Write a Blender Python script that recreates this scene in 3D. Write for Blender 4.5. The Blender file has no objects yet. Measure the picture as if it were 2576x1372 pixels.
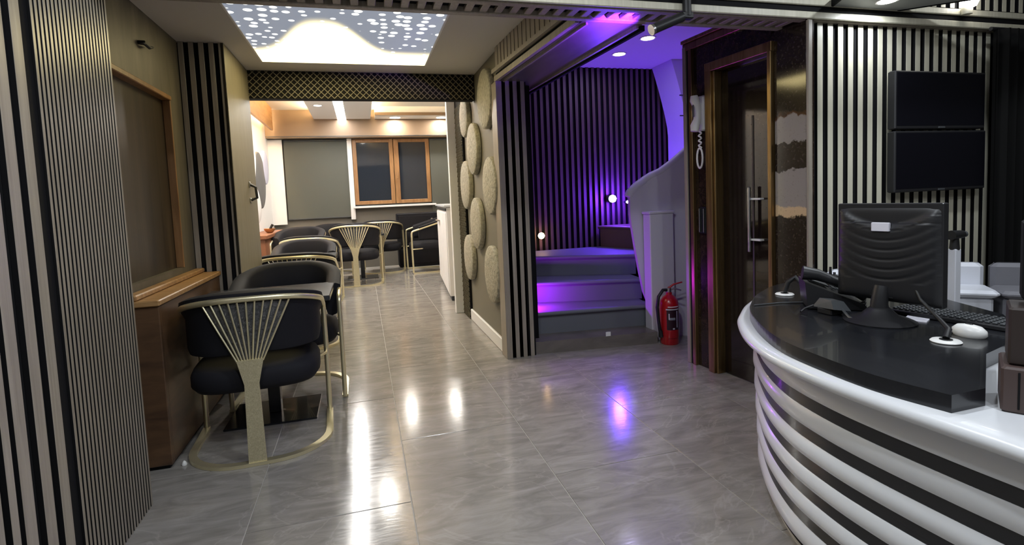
import bpy, math, random
from mathutils import Vector, Matrix
random.seed(7)
S = bpy.context.scene
COL = S.collection

# ------------------------------------------------------------------ camera
IMG_W, IMG_H = 2576, 1372
FPX, YAW, PIT, ROL, PPY = 1345.5, .27056, -.07262, .04263, 593.4
CAM_H = 1.3
fw = Vector((math.sin(YAW)*math.cos(PIT), math.cos(YAW)*math.cos(PIT), math.sin(PIT)))
rt0 = Vector((math.cos(YAW), -math.sin(YAW), 0))
dn0 = fw.cross(rt0)
rt = math.cos(ROL)*rt0 + math.sin(ROL)*dn0
dn = -math.sin(ROL)*rt0 + math.cos(ROL)*dn0
cd = bpy.data.cameras.new('camera')
cd.sensor_width = 36; cd.lens = FPX/IMG_W*36
cd.shift_y = (PPY-IMG_H/2)/IMG_W
cd.clip_start = .02; cd.clip_end = 100
cam = bpy.data.objects.new('camera', cd); COL.objects.link(cam)
m = Matrix.Identity(4)
for i in range(3):
    m[i][0] = rt[i]; m[i][1] = -dn[i]; m[i][2] = -fw[i]
m[0][3], m[1][3], m[2][3] = 0, 0, CAM_H
cam.matrix_world = m
S.camera = cam

# ------------------------------------------------------------------ world, exposure, room lamps
W = bpy.data.worlds.new('world'); S.world = W; W.use_nodes = True
W.node_tree.nodes['Background'].inputs[0].default_value = (.5, .55, .7, 1)
W.node_tree.nodes['Background'].inputs[1].default_value = .02
S.view_settings.view_transform = 'Standard'; S.view_settings.look = 'None'
S.view_settings.exposure = 0.0; S.view_settings.gamma = 1.0
S.view_settings.use_curve_mapping = False

def lamp(name, loc, power, color=(1, 1, 1), size=.12, kind='AREA', spot=120, rot=(0, 0, 0), shape='DISK', sy=None):
    d = bpy.data.lights.new(name, kind)
    d.energy = power; d.color = color
    if kind == 'AREA':
        d.shape = shape; d.size = size
        if sy: d.size_y = sy
    else:
        d.shadow_soft_size = size
    if kind == 'SPOT':
        d.spot_size = math.radians(spot); d.spot_blend = .6
    o = bpy.data.objects.new(name, d); o.location = loc; o.rotation_euler = rot
    COL.objects.link(o)
    return o
WHITE = (1, .95, .86); COOL = (.88, .94, 1)
# reception ceiling downlights (fixtures in the ceiling above and behind the camera)
for x, y, p in ((-.3, 1.0, 17), (.45, -.6, 17), (1.3, .0, 20), (.6, 1.6, 18), (2.7, .6, 12), (2.75, 1.6, 15)):
    lamp('downlight_lamp', (x, y, 2.72), p, COOL, .14)
# far lounge downlights
for x, y in ((.72, 10.70), (1.62, 10.70)):
    lamp('lounge_downlight_lamp', (x, y, 2.912), 16, WHITE, .16)
for x, y in ((-.60, 6.6), (.12, 7.6), (-.60, 9.4)):  # unseen downlights added to brighten the lounge floor
    lamp('raft_fill_lamp', (x, y, 2.912), 20, WHITE, .12)
# stairwell
for x, y in ((2.63, 4.51), (2.62, 5.06)):
    lamp('stair_downlight_lamp', (x, y, 2.692), 3.0, (.52, .46, 1), .10)
lamp('violet_bulb_lamp', (2.73, 5.51, 1.23), 120, (.13, .02, 1), .05, 'POINT')
lamp('violet_step_lamp', (1.415, 4.52, .41), 22.0, (.38, .012, 1), .02, 'POINT')
sp_l = lamp('violet_beam_fill', (1.412, 2.43, 2.075), 120, (.18, .02, 1), .02, 'SPOT', 58)  # unseen violet source added to wash the stair beam, set at the tube mouth
sp_l.rotation_euler = (Vector((1.35, 2.64, 2.20))-Vector((1.412, 2.43, 2.075))).to_track_quat('-Z', 'Y').to_euler()
lamp('amber_bulb_lamp', (1.875, 5.55, .86), 1.8, (1, .5, .16), .03, 'POINT')

# ------------------------------------------------------------------ materials
MATS = {}
def mat(name, col, rough=.5, metal=0., spec=.5, emit=None, es=0, coat=0, fn=None):
    if name in MATS: return MATS[name]
    m_ = bpy.data.materials.new(name); m_.use_nodes = True
    nt = m_.node_tree; b = nt.nodes['Principled BSDF']
    b.inputs['Base Color'].default_value = (*col, 1)
    b.inputs['Roughness'].default_value = rough
    b.inputs['Metallic'].default_value = metal
    b.inputs['Specular IOR Level'].default_value = spec
    b.inputs['Coat Weight'].default_value = coat
    if emit:
        b.inputs['Emission Color'].default_value = (*emit, 1)
        b.inputs['Emission Strength'].default_value = es
    if fn: fn(nt, b)
    MATS[name] = m_
    return m_
def node(nt, t, **kw):
    n = nt.nodes.new(t)
    for k, v in kw.items():
        if k in n.inputs: n.inputs[k].default_value = v
        else: setattr(n, k, v)
    return n
def pos(nt, scale, rnd=0.):
    g = node(nt, 'ShaderNodeNewGeometry'); mp = node(nt, 'ShaderNodeMapping'); mp.inputs['Scale'].default_value = scale
    src = g.outputs['Position']
    if rnd:
        oi = node(nt, 'ShaderNodeObjectInfo'); mu = node(nt, 'ShaderNodeMath', operation='MULTIPLY'); mu.inputs[1].default_value = rnd
        nt.links.new(oi.outputs['Random'], mu.inputs[0])
        ad = node(nt, 'ShaderNodeVectorMath', operation='ADD'); nt.links.new(src, ad.inputs[0]); nt.links.new(mu.outputs[0], ad.inputs[1]); src = ad.outputs[0]
    nt.links.new(src, mp.inputs['Vector'])
    return mp.outputs[0]
def ramp(nt, fac, stops):
    r = node(nt, 'ShaderNodeValToRGB'); e = r.color_ramp.elements
    while len(e) < len(stops): e.new(.5)
    for k, (p, c) in enumerate(stops): e[k].position = p; e[k].color = (*c, 1)
    nt.links.new(fac, r.inputs[0]); return r.outputs[0]
def grain(c1, c2, sc=(55, 55, 2.2), bump=.15, rnd=9., distort=.6):
    def f(nt, b):
        v = pos(nt, sc, rnd)
        n = node(nt, 'ShaderNodeTexNoise', Scale=1.0, Detail=4.0, Roughness=.6, Distortion=distort); nt.links.new(v, n.inputs['Vector'])
        nt.links.new(ramp(nt, n.outputs['Fac'], [(.3, c1), (.7, c2)]), b.inputs['Base Color'])
        if bump:
            bp = node(nt, 'ShaderNodeBump', Strength=bump, Distance=.004); nt.links.new(n.outputs['Fac'], bp.inputs['Height']); nt.links.new(bp.outputs[0], b.inputs['Normal'])
    return f
def speckle(c1, c2, c3, s1=9, s2=45):
    def f(nt, b):
        v = pos(nt, (1, 1, 1))
        n = node(nt, 'ShaderNodeTexNoise', Scale=float(s1), Detail=8.0, Roughness=.72, Distortion=1.2); nt.links.new(v, n.inputs['Vector'])
        n2 = node(nt, 'ShaderNodeTexNoise', Scale=float(s2), Detail=5.0, Roughness=.7); nt.links.new(v, n2.inputs['Vector'])
        a = ramp(nt, n.outputs['Fac'], [(.35, c1), (.72, c2)])
        w = ramp(nt, n2.outputs['Fac'], [(.60, (0, 0, 0)), (.72, (1, 1, 1))])
        mx = node(nt, 'ShaderNodeMix', data_type='RGBA'); nt.links.new(w, mx.inputs[0]); nt.links.new(a, mx.inputs[6]); mx.inputs[7].default_value = (*c3, 1)
        nt.links.new(mx.outputs[2], b.inputs['Base Color'])
    return f
def noise_bump(sc, st, dist=.01, c1=None, c2=None):
    def f(nt, b):
        v = pos(nt, (1, 1, 1))
        n = node(nt, 'ShaderNodeTexNoise', Scale=float(sc), Detail=5.0, Roughness=.65); nt.links.new(v, n.inputs['Vector'])
        bp = node(nt, 'ShaderNodeBump', Strength=st, Distance=dist); nt.links.new(n.outputs['Fac'], bp.inputs['Height']); nt.links.new(bp.outputs[0], b.inputs['Normal'])
        if c1: nt.links.new(ramp(nt, n.outputs['Fac'], [(.35, c1), (.65, c2)]), b.inputs['Base Color'])
    return f
def tile_fn(nt, b):
    v = pos(nt, (1.6, 5.5, 1), 37.)
    n = node(nt, 'ShaderNodeTexNoise', Scale=2.2, Detail=9.0, Roughness=.66, Distortion=.9); nt.links.new(v, n.inputs['Vector'])
    base = ramp(nt, n.outputs['Fac'], [(.25, (.185, .17, .15)), (.5, (.275, .257, .235)), (.75, (.37, .35, .325))])
    v2 = pos(nt, (1, 1.3, 1), 11.)
    n2 = node(nt, 'ShaderNodeTexNoise', Scale=1.35, Detail=5.0, Roughness=.55, Distortion=1.6); nt.links.new(v2, n2.inputs['Vector'])
    vein = ramp(nt, n2.outputs['Fac'], [(.488, (0, 0, 0)), (.5, (.22, .22, .22)), (.512, (0, 0, 0))])
    mx = node(nt, 'ShaderNodeMix', data_type='RGBA'); nt.links.new(vein, mx.inputs[0]); nt.links.new(base, mx.inputs[6]); mx.inputs[7].default_value = (.52, .49, .45, 1)
    nt.links.new(mx.outputs[2], b.inputs['Base Color'])
    v3 = pos(nt, (14, 90, 1), 5.)
    n3 = node(nt, 'ShaderNodeTexNoise', Scale=1.0, Detail=3.0); nt.links.new(v3, n3.inputs['Vector'])
    r = ramp(nt, n3.outputs['Fac'], [(.3, (.10, .10, .10)), (.7, (.18, .18, .18))]); nt.links.new(r, b.inputs['Roughness'])
    bp = node(nt, 'ShaderNodeBump', Strength=.05, Distance=.004); nt.links.new(n3.outputs['Fac'], bp.inputs['Height']); nt.links.new(bp.outputs[0], b.inputs['Normal'])
def panel_fn(nt, b):
    # backlit printed light-box film: grey-blue with white dots, lamps behind its middle and far edge
    L = nt.links.new
    def mth(op, a, c=None, d=None):
        n = node(nt, 'ShaderNodeMath', operation=op)
        for k, q in enumerate((a, c, d)):
            if q is None: continue
            if isinstance(q, (int, float)): n.inputs[k].default_value = q
            else: L(q, n.inputs[k])
        return n.outputs[0]
    tc = node(nt, 'ShaderNodeTexCoord'); v = tc.outputs['Object']
    sp = node(nt, 'ShaderNodeSeparateXYZ'); L(v, sp.inputs[0])
    x, y = sp.outputs['X'], sp.outputs['Y']
    gx = mth('EXPONENT', mth('MULTIPLY', mth('POWER', mth('ABSOLUTE', mth('DIVIDE', mth('ADD', x, .13), .29)), 2.6), -1.))
    bound = mth('MULTIPLY_ADD', gx, -.70, .40)
    d = mth('SUBTRACT', y, bound)                      # >0 inside the lit part
    vo = node(nt, 'ShaderNodeTexVoronoi', Scale=12.5, Randomness=.55); L(v, vo.inputs['Vector'])
    thr = mth('MULTIPLY_ADD', mth('MINIMUM', mth('MAXIMUM', mth('MULTIPLY', d, -1.), 0.), .6), .28, .16)
    dots = node(nt, 'ShaderNodeMapRange'); L(mth('SUBTRACT', thr, vo.outputs['Distance']), dots.inputs['Value']); dots.inputs['From Min'].default_value = -.03; dots.inputs['From Max'].default_value = .03
    m1 = node(nt, 'ShaderNodeMix', data_type='RGBA'); L(dots.outputs[0], m1.inputs[0]); m1.inputs[6].default_value = (.22, .25, .31, 1); m1.inputs[7].default_value = (2.2, 2.2, 2.1, 1)
    w = node(nt, 'ShaderNodeMapRange', interpolation_type='SMOOTHERSTEP'); L(d, w.inputs['Value']); w.inputs['From Min'].default_value = -.20; w.inputs['From Max'].default_value = .34
    m2 = node(nt, 'ShaderNodeMix', data_type='RGBA'); L(w.outputs[0], m2.inputs[0]); L(m1.outputs[2], m2.inputs[6]); m2.inputs[7].default_value = (11., 9.0, 4.2, 1)
    L(m2.outputs[2], b.inputs['Emission Color']); b.inputs['Emission Strength'].default_value = 1.0
def painted_reflections(nt, b):
    # polished dark slab, pale and warm bands painted in for its reflections
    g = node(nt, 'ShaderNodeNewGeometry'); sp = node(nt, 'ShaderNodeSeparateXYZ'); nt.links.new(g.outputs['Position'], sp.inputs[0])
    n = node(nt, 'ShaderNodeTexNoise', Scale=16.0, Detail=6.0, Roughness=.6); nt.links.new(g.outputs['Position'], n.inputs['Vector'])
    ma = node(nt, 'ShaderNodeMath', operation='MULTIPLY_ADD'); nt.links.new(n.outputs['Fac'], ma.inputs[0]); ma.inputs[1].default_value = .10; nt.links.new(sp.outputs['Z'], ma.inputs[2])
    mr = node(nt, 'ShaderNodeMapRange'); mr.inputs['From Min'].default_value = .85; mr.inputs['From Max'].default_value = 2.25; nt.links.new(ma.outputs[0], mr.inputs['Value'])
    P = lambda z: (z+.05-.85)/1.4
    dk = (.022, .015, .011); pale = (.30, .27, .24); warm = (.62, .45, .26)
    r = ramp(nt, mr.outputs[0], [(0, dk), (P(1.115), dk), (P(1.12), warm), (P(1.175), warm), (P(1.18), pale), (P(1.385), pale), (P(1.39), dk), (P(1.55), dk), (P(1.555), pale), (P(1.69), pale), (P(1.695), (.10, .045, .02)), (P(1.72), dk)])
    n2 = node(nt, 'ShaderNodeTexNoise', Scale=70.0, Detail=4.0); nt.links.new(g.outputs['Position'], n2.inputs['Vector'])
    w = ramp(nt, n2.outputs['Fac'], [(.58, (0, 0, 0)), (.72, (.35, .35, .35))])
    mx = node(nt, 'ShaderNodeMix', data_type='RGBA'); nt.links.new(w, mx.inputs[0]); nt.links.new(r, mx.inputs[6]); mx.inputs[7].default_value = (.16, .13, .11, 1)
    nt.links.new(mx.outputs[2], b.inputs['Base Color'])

TILE = mat('polished_grey_stone_tile', (.25, .24, .22), .14, fn=tile_fn)
GROUT = mat('pale_grout', (.42, .40, .37), .7)
SLAT = mat('taupe_wood_slat', (.33, .29, .235), .38, fn=grain((.26, .225, .18), (.37, .325, .265)))
SLATF = mat('satin_taupe_slat', (.27, .235, .19), .30, fn=grain((.22, .19, .15), (.31, .27, .215)))
SLATL = mat('cream_wood_slat', (.6, .58, .46), .4, fn=grain((.52, .50, .39), (.64, .61, .49)))
SLATS = mat('brown_stair_slat', (.12, .07, .07), .5, fn=grain((.09, .052, .05), (.145, .085, .08)))
LATW = mat('lattice_wood', (.17, .15, .10), .5)
BLACK = mat('black_felt', (.006, .006, .007), .8, spec=.2)
TAUPE = mat('taupe_plaster', (.17, .155, .115), .6, fn=noise_bump(60, .05, .003))
OLIVEW = mat('olive_grained_wood', (.12, .105, .075), .5, fn=grain((.085, .072, .05), (.15, .13, .095), (9, 9, 1.4), .1))
CEIL = mat('matte_ceiling_paint', (.62, .59, .54), .8)
CEILW = mat('white_ceiling_paint', (.85, .84, .82), .8)
WPAINT = mat('white_paint', (.82, .81, .80), .45)
WGLOSS = mat('white_lacquer', (.78, .80, .83), .28, coat=.3)
BGLOSS = mat('black_lacquer', (.012, .013, .016), .22, coat=.2)
OAK = mat('orange_oak', (.36, .20, .08), .42, fn=grain((.26, .135, .048), (.44, .26, .11), (4, 30, 30), .08))
OAKV = mat('dark_oak_side', (.10, .055, .03), .38, fn=grain((.055, .03, .018), (.13, .07, .035), (3, 3, 12), .05))
WINW = mat('window_oak', (.30, .155, .06), .4, fn=grain((.22, .11, .04), (.34, .18, .075), (20, 20, 3), .05))
GOLD = mat('pale_gold_metal', (.86, .78, .52), .3, .8, fn=noise_bump(180, .12, .002))
BRONZE = mat('bronze_trim', (.42, .28, .12), .3, .85, fn=grain((.18, .11, .045), (.40, .27, .12), (40, 40, 2), .05))
STEEL = mat('brushed_steel', (.55, .55, .55), .3, 1.0)
VELVET = mat('black_upholstery', (.010, .010, .014), .75, spec=.25, fn=noise_bump(220, .1, .002))
BMARBLE = mat('black_table_top', (.03, .032, .038), .2, fn=speckle((.015, .016, .02), (.06, .065, .08), (.10, .11, .13), 5, 20))
DMARBLE = mat('dark_brown_marble', (.03, .02, .015), .12, fn=speckle((.012, .008, .006), (.045, .028, .02), (.12, .09, .075), 14, 90))
MMARBLE = mat('stone_painted_reflections', (.03, .02, .015), .1, fn=painted_reflections)
DGLASS = mat('dark_brown_glass', (.018, .012, .009), .06, fn=speckle((.010, .007, .005), (.022, .014, .010), (.04, .03, .025), 20, 80))
TGLASS = mat('tinted_brown_glass', (.035, .024, .014), .32, fn=grain((.018, .012, .007), (.065, .048, .028), (1, 14, .5), 0, 0, .8))
NGLASS = mat('night_window_glass', (.02, .025, .035), .05)
BLIND = mat('grey_green_blind', (.085, .092, .08), .7)
BROWNS = mat('brown_soffit', (.22, .15, .095), .5)
DISCM = mat('ivory_plaster_disc', (.40, .37, .28), .6, fn=noise_bump(30, .8, .02, (.28, .26, .195), (.48, .45, .345)))
GREYD = mat('grey_disc', (.11, .11, .115), .5)
STONE = mat('stair_carpet_grey', (.15, .16, .185), .6, fn=noise_bump(90, .1, .003))
PLINTH = mat('plinth_stone', (.17, .15, .135), .3, fn=grain((.13, .115, .10), (.21, .185, .165), (3, 3, 9), 0))
LILAC = mat('stair_wall_paint', (.66, .64, .70), .5)
RED = mat('extinguisher_red', (.45, .008, .012), .25, coat=.4)
RUBBER = mat('black_rubber', (.010, .010, .011), .5)
PLAST = mat('charcoal_plastic', (.016, .016, .018), .42)
PLAST2 = mat('grey_plastic', (.06, .065, .07), .45)
WPLAST = mat('white_plastic', (.82, .82, .80), .35)
WLEATH = mat('white_leatherette', (.66, .68, .74), .4)
GLEATH = mat('grey_leatherette', (.17, .17, .19), .5)
DBROWN = mat('dark_brown_leather', (.030, .020, .017), .5)
CURT = mat('shade_curtain_cloth', (.007, .007, .007), .9, spec=.1)
PAPER = mat('white_label_paper', (.75, .74, .82), .6)
PANEL = mat('light_box_film', (.3, .33, .4), .5, fn=panel_fn)
LEDW = mat('led_strip_glow', (1, 1, 1), .5, emit=(1, .98, .95), es=34)
LEDD = mat('downlight_glow', (1, 1, 1), .5, emit=(1, .97, .92), es=16)
COVE = mat('cove_glow', (1, .8, .5), .5, emit=(1, .72, .38), es=130)
PURP = mat('violet_bulb_glow', (1, 1, 1), .5, emit=(.30, .10, 1), es=40)
PURPS = mat('violet_bulb_core', (1, 1, 1), .5, emit=(.5, .45, 1), es=34)
AMB = mat('amber_bulb_glow', (1, 1, 1), .5, emit=(1, .62, .25), es=30)

# ------------------------------------------------------------------ mesh helpers
class MB:
    def __init__(s): s.v = []; s.f = []; s.sm = []
    def add(s, vs, fs, smooth=False):
        o = len(s.v); s.v += [tuple(p) for p in vs]; s.f += [tuple(i+o for i in q) for q in fs]; s.sm += [smooth]*len(fs)
        return s
    def box(s, x0, x1, y0, y1, z0, z1):
        vs = [(x, y, z) for z in (z0, z1) for y in (y0, y1) for x in (x0, x1)]
        return s.add(vs, [(0, 2, 3, 1), (4, 5, 7, 6), (0, 1, 5, 4), (2, 6, 7, 3), (0, 4, 6, 2), (1, 3, 7, 5)])
    def obox(s, c, ax, ay, az):   # oriented box: centre and three half-axis vectors
        c, ax, ay, az = map(Vector, (c, ax, ay, az))
        vs = [c+i*ax+j*ay+k*az for k in (-1, 1) for j in (-1, 1) for i in (-1, 1)]
        return s.add(vs, [(0, 2, 3, 1), (4, 5, 7, 6), (0, 1, 5, 4), (2, 6, 7, 3), (0, 4, 6, 2), (1, 3, 7, 5)])
    def bbox(s, x0, x1, y0, y1, z0, z1, b=.01):  # chamfered box
        pts = []
        for z, ins in ((z0, b), (z0+b, 0), (z1-b, 0), (z1, b)):
            X0, X1, Y0, Y1 = x0+ins, x1-ins, y0+ins, y1-ins
            pts += [(X0+b, Y0, z), (X1-b, Y0, z), (X1, Y0+b, z), (X1, Y1-b, z), (X1-b, Y1, z), (X0+b, Y1, z), (X0, Y1-b, z), (X0, Y0+b, z)]
        fs = [tuple(range(7, -1, -1)), tuple(range(24, 32))]
        for r in range(3):
            for k in range(8): a = r*8+k; c = r*8+(k+1) % 8; fs.append((a, c, c+8, a+8))
        return s.add(pts, fs)
    def prism(s, poly, z0, z1):
        n = len(poly)
        vs = [(x, y, z0) for x, y in poly]+[(x, y, z1) for x, y in poly]
        ar = sum(poly[i][0]*poly[(i+1) % n][1]-poly[(i+1) % n][0]*poly[i][1] for i in range(n))
        fs = [tuple(range(n-1, -1, -1)), tuple(range(n, 2*n))]+[(i, (i+1) % n, n+(i+1) % n, n+i) for i in range(n)]
        if ar < 0: fs = [q[::-1] for q in fs]
        return s.add(vs, fs)
    def tube(s, path, r, n=8, closed=False):
        P = [Vector(p) for p in path]; N = len(P); vs = []; up = Vector((0, 0, 1)); prev = None
        for i, p in enumerate(P):
            a = P[i-1] if (i or closed) else p; b = P[(i+1) % N] if (i < N-1 or closed) else p
            t = (b-a).normalized()
            if prev is None:
                u = t.cross(up)
                if u.length < 1e-3: u = t.cross(Vector((1, 0, 0)))
            else:
                u = prev-t*prev.dot(t)
                if u.length < 1e-4: u = t.cross(up)
            u.normalize(); prev = u; w = t.cross(u)
            rr = r[i] if isinstance(r, (list, tuple)) else r
            vs += [p+rr*(math.cos(2*math.pi*k/n)*u+math.sin(2*math.pi*k/n)*w) for k in range(n)]
        fs = []
        for i in range(N if closed else N-1):
            for k in range(n):
                a = i*n+k; b = i*n+(k+1) % n; j = ((i+1) % N)*n
                fs.append((a, j+k, j+(k+1) % n, b))
        if not closed: fs += [tuple(range(n)), tuple(range((N-1)*n+n-1, (N-1)*n-1, -1))]
        return s.add(vs, fs, True)
    def sweep(s, path, prof, closed=False, cap=True):  # horizontal path of (x,y,z), profile (outward, up)
        P = [Vector(p) for p in path]; N = len(P); n = 0; vs = []
        for i, p in enumerate(P):
            a = P[i-1] if (i or closed) else p; b = P[(i+1) % N] if (i < N-1 or closed) else p
            t = b-a; t.z = 0; t.normalize(); nr = Vector((t.y, -t.x, 0))
            pr_ = prof(i/(N-1)) if callable(prof) else prof
            vs += [p+nr*u+Vector((0, 0, v)) for u, v in pr_]; n = len(pr_)
        fs = []
        for i in range(N if closed else N-1):
            for k in range(n):
                j = ((i+1) % N)*n; fs.append((i*n+k, i*n+(k+1) % n, j+(k+1) % n, j+k))
        s.add(vs, fs, True)
        if cap and not closed: s.add(vs[:n], [tuple(range(n-1, -1, -1))]); s.add(vs[-n:], [tuple(range(n))])
        return s
    def lathe(s, prof, c=(0, 0, 0), n=24, smooth=True):   # (radius, z)
        vs = []; N = len(prof)
        for r, z in prof: vs += [(c[0]+r*math.cos(2*math.pi*k/n), c[1]+r*math.sin(2*math.pi*k/n), c[2]+z) for k in range(n)]
        fs = [(i*n+k, i*n+(k+1) % n, (i+1)*n+(k+1) % n, (i+1)*n+k) for i in range(N-1) for k in range(n)]
        fs += [tuple(range(n-1, -1, -1)), tuple(range((N-1)*n, N*n))]
        return s.add(vs, fs, smooth)
    def mesh(s, name):
        me = bpy.data.meshes.new(name); me.from_pydata(s.v, [], s.f); me.validate()
        if len(me.polygons) == len(s.sm): me.polygons.foreach_set('use_smooth', s.sm)
        me.update(); return me
    def build(s, name, material, parent=None, edge=True):
        me = s.mesh(name); me.materials.append(material)
        return link(name, me, parent)
def link(name, me, parent=None, loc=(0, 0, 0), rz=0):
    o = bpy.data.objects.new(name, me); COL.objects.link(o); o.location = loc; o.rotation_euler = (0, 0, rz)
    if parent: o.parent = parent
    if me:
        if any(p.use_smooth for p in me.polygons): 
            try: me.set_sharp_from_angle(angle=math.radians(50))
            except Exception: pass
    return o
def tag(o, label, cat, group=None, kind=None):
    o['label'] = label; o['category'] = cat
    if group: o['group'] = group
    if kind: o['kind'] = kind
    return o
def struct(o, label=None, cat=None):
    o['kind'] = 'structure'
    if label: o['label'] = label; o['category'] = cat
    return o
def empty(name, loc=(0, 0, 0), rz=0):
    o = bpy.data.objects.new(name, None); o.empty_display_size = .1; COL.objects.link(o); o.location = loc; o.rotation_euler = (0, 0, rz); return o
def copy_tree(o, parent=None):
    c = o.copy(); COL.objects.link(c)
    if parent: c.parent = parent
    for ch in list(o.children): copy_tree(ch, c)
    return c
def M1(builder, name, material):
    me = builder.mesh(name); me.materials.append(material); return me
def slat_me(b, material, axis, sign, name='slat'):
    """lamella: veneered face, black edges"""
    me = b.mesh(name); me.materials.append(material); me.materials.append(BLACK)
    for p in me.polygons:
        if p.normal[axis]*sign < .6: p.material_index = 1
    return me
def cr(pts, k=8):     # catmull-rom through points
    P = [Vector((*p, 0)) if len(p) == 2 else Vector(p) for p in pts]; out = []
    for i in range(len(P)-1):
        a = P[max(i-1, 0)]; b = P[i]; c = P[i+1]; d = P[min(i+2, len(P)-1)]
        for j in range(k):
            t = j/k
            out.append(.5*((2*b)+(c-a)*t+(2*a-5*b+4*c-d)*t*t+(3*b-a-3*c+d)*t**3))
    out.append(P[-1]); return out

# ------------------------------------------------------------------ floor with its tiles
ZC = 2.455           # corridor ceiling
ZH = 2.20            # underside of the header and the stair beam
fl = struct(MB().box(-2.2, 4.8, -2.6, 11.6, -.12, -.003).build('floor', GROUT), 'polished grey stone tile floor of the whole hall', 'floor')
TW, TL = .66, 1.30
tile_me = M1(MB().bbox(.002, TW-.002, .002, TL-.002, -.03, 0, .0012), 'tile', TILE)
for ix in range(-3, 7):
    x = .13+ix*TW
    off = (2.28 if ix % 2 else 2.90)-3*TL
    for iy in range(0, 9):
        y = off+iy*TL
        if x+TW < -1.8 or x > 4.4 or (y > 5.5 and x > 1.5) or (x > 2.4 and y > 2.5): continue
        link('tile', tile_me, fl, (x, y, 0))

# ------------------------------------------------------------------ near left slatted wall
wl = struct(MB().box(-1.3, -.985, -2.6, 2.655, 0, 2.9).build('wall_left', BLACK), 'near left wall clad in fine vertical taupe slats over black', 'wall')
fine = slat_me(MB().bbox(-.985, -.976, -.0075, .0075, 0, 2.86, .0008), SLATF, 0, 1)
y = 2.646
while y > 2.08:
    link('slat', fine, wl, (0, y, 0)); y -= .0262
wide = slat_me(MB().bbox(-.985, -.968, -.026, .026, 0, 2.86, .001), SLAT, 0, 1)
narrow = slat_me(MB().bbox(-.985, -.968, -.016, .016, 0, 2.86, .001), SLAT, 0, 1)
for y in (1.985, 1.895, 1.80): link('slat', wide, wl, (0, y, 0))
for k in range(34): link('slat', narrow, wl, (0, 1.735-.062*k, 0))

# ------------------------------------------------------------------ corridor, left side
wc = struct(MB().box(-1.35, -1.15, 2.655, 3.05, 0, 2.6).box(-1.35, -1.15, 3.96, 4.2, 0, 2.6).box(-1.35, -1.15, 3.05, 3.96, 2.04, 2.6).box(-1.35, -1.15, 3.05, 3.96, 0, .93).box(-1.35, -1.30, 3.05, 3.96, .93, 2.04).build('wall_left_corridor', OLIVEW), 'olive grained wood wall between slatted panel and pillar', 'wall')
w1 = struct(empty('window_1', (-1.15, 3.5, .93)), 'tall brown tinted internal window with oak frame on the left wall', 'window')
MB().box(-.06, -.04, -.44, .45, 0, 1.10).build('pane', TGLASS, w1)
MB().bbox(-.06, .012, -.45, .455, 1.08, 1.11, .004).build('frame_head', WINW, w1)
MB().bbox(-.04, .006, .440, .455, 0, 1.08, .003).build('frame_jamb', WINW, w1)
MB().bbox(-.04, .006, -.45, -.436, 0, 1.08, .003).build('frame_jamb', WINW, w1)
for z in (.08, .36, .84, .91):
    MB().bbox(-.041, -.022, -.40, -.375, z, z+.02, .003).build('hinge_or_glint', WPLAST, w1)  # reflections in the glass, built as small white chips
hk = MB().tube([(-1.148, 3.50, 2.25), (-1.12, 3.50, 2.25), (-1.11, 3.55, 2.235), (-1.115, 3.62, 2.255)], [.012, .012, .01, .006], 8)
hk.lathe([(.018, 0), (.018, .008)], (-1.13, 3.50, 2.24), 12)
tag(hk.build('wall_hook', RUBBER), 'small black wing shaped hook high on the olive wood wall', 'hook')

pl = struct(MB().box(-1.35, -.872, 4.23, 5.02, 0, 2.6).build('wall_left_pillar', OLIVEW), 'slatted pillar where the corridor meets the lounge on the left', 'wall')
MB().box(-1.15, -.872, 4.222, 4.23, 0, ZC).build('felt_backing', BLACK, pl)
ps = slat_me(MB().bbox(-.0165, .0165, 4.200, 4.222, 0, ZC, .001), SLAT, 1, -1)
for k in range(5): link('slat', ps, pl, (-1.128+.0625*k, 0, 0))
MB().bbox(-.884, -.860, 4.20, 5.02, 0, ZC, .003).build('side_board', mat('olive_side_board', (.19, .17, .12), .5, fn=grain((.16, .142, .10), (.215, .19, .14))), pl)
dh = empty('pull_handle', (-.86, 4.72, 1.36))
MB().tube([(0, 0, .13), (.045, .01, .105), (.05, .01, .02), (0, 0, 0)], .011, 8).build('grip', RUBBER, dh)
MB().bbox(0, .008, -.02, .02, .105, .15, .003).build('mount_plate', STEEL, dh)
MB().bbox(0, .008, -.02, .02, -.02, .02, .003).build('mount_plate', STEEL, dh)
tag(dh, 'black bent pull handle on the side board of the left pillar', 'handle')

# wooden console under the brown window
co = empty('wood_console', (-1.07, 3.45, 0))
MB().bbox(-.085, .08, -.47, .74, .835, .865, .005).build('top_board', OAK, co)
MB().bbox(-.078, -.02, -.46, .735, .866, .895, .006).build('back_rail', OAK, co)
MB().bbox(-.08, .072, -.455, -.42, .02, .834, .004).build('side_panel', OAKV, co)
MB().bbox(.045, .07, -.42, .73, .02, .834, .004).build('front_panel', OAKV, co)
MB().bbox(-.07, .055, -.44, .72, 0, .02, .002).build('plinth', BLACK, co)
tag(co, 'brown wooden console cabinet with orange oak top under the tinted window', 'cabinet')
tag(MB().lathe([(.012, 0), (.014, .006), (.008, .018), (.002, .024)], (-.955, 3.02, 0), 12).build('floor_clip', WPLAST), 'tiny white clip lying on the floor by the wooden console', 'clip')

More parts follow.
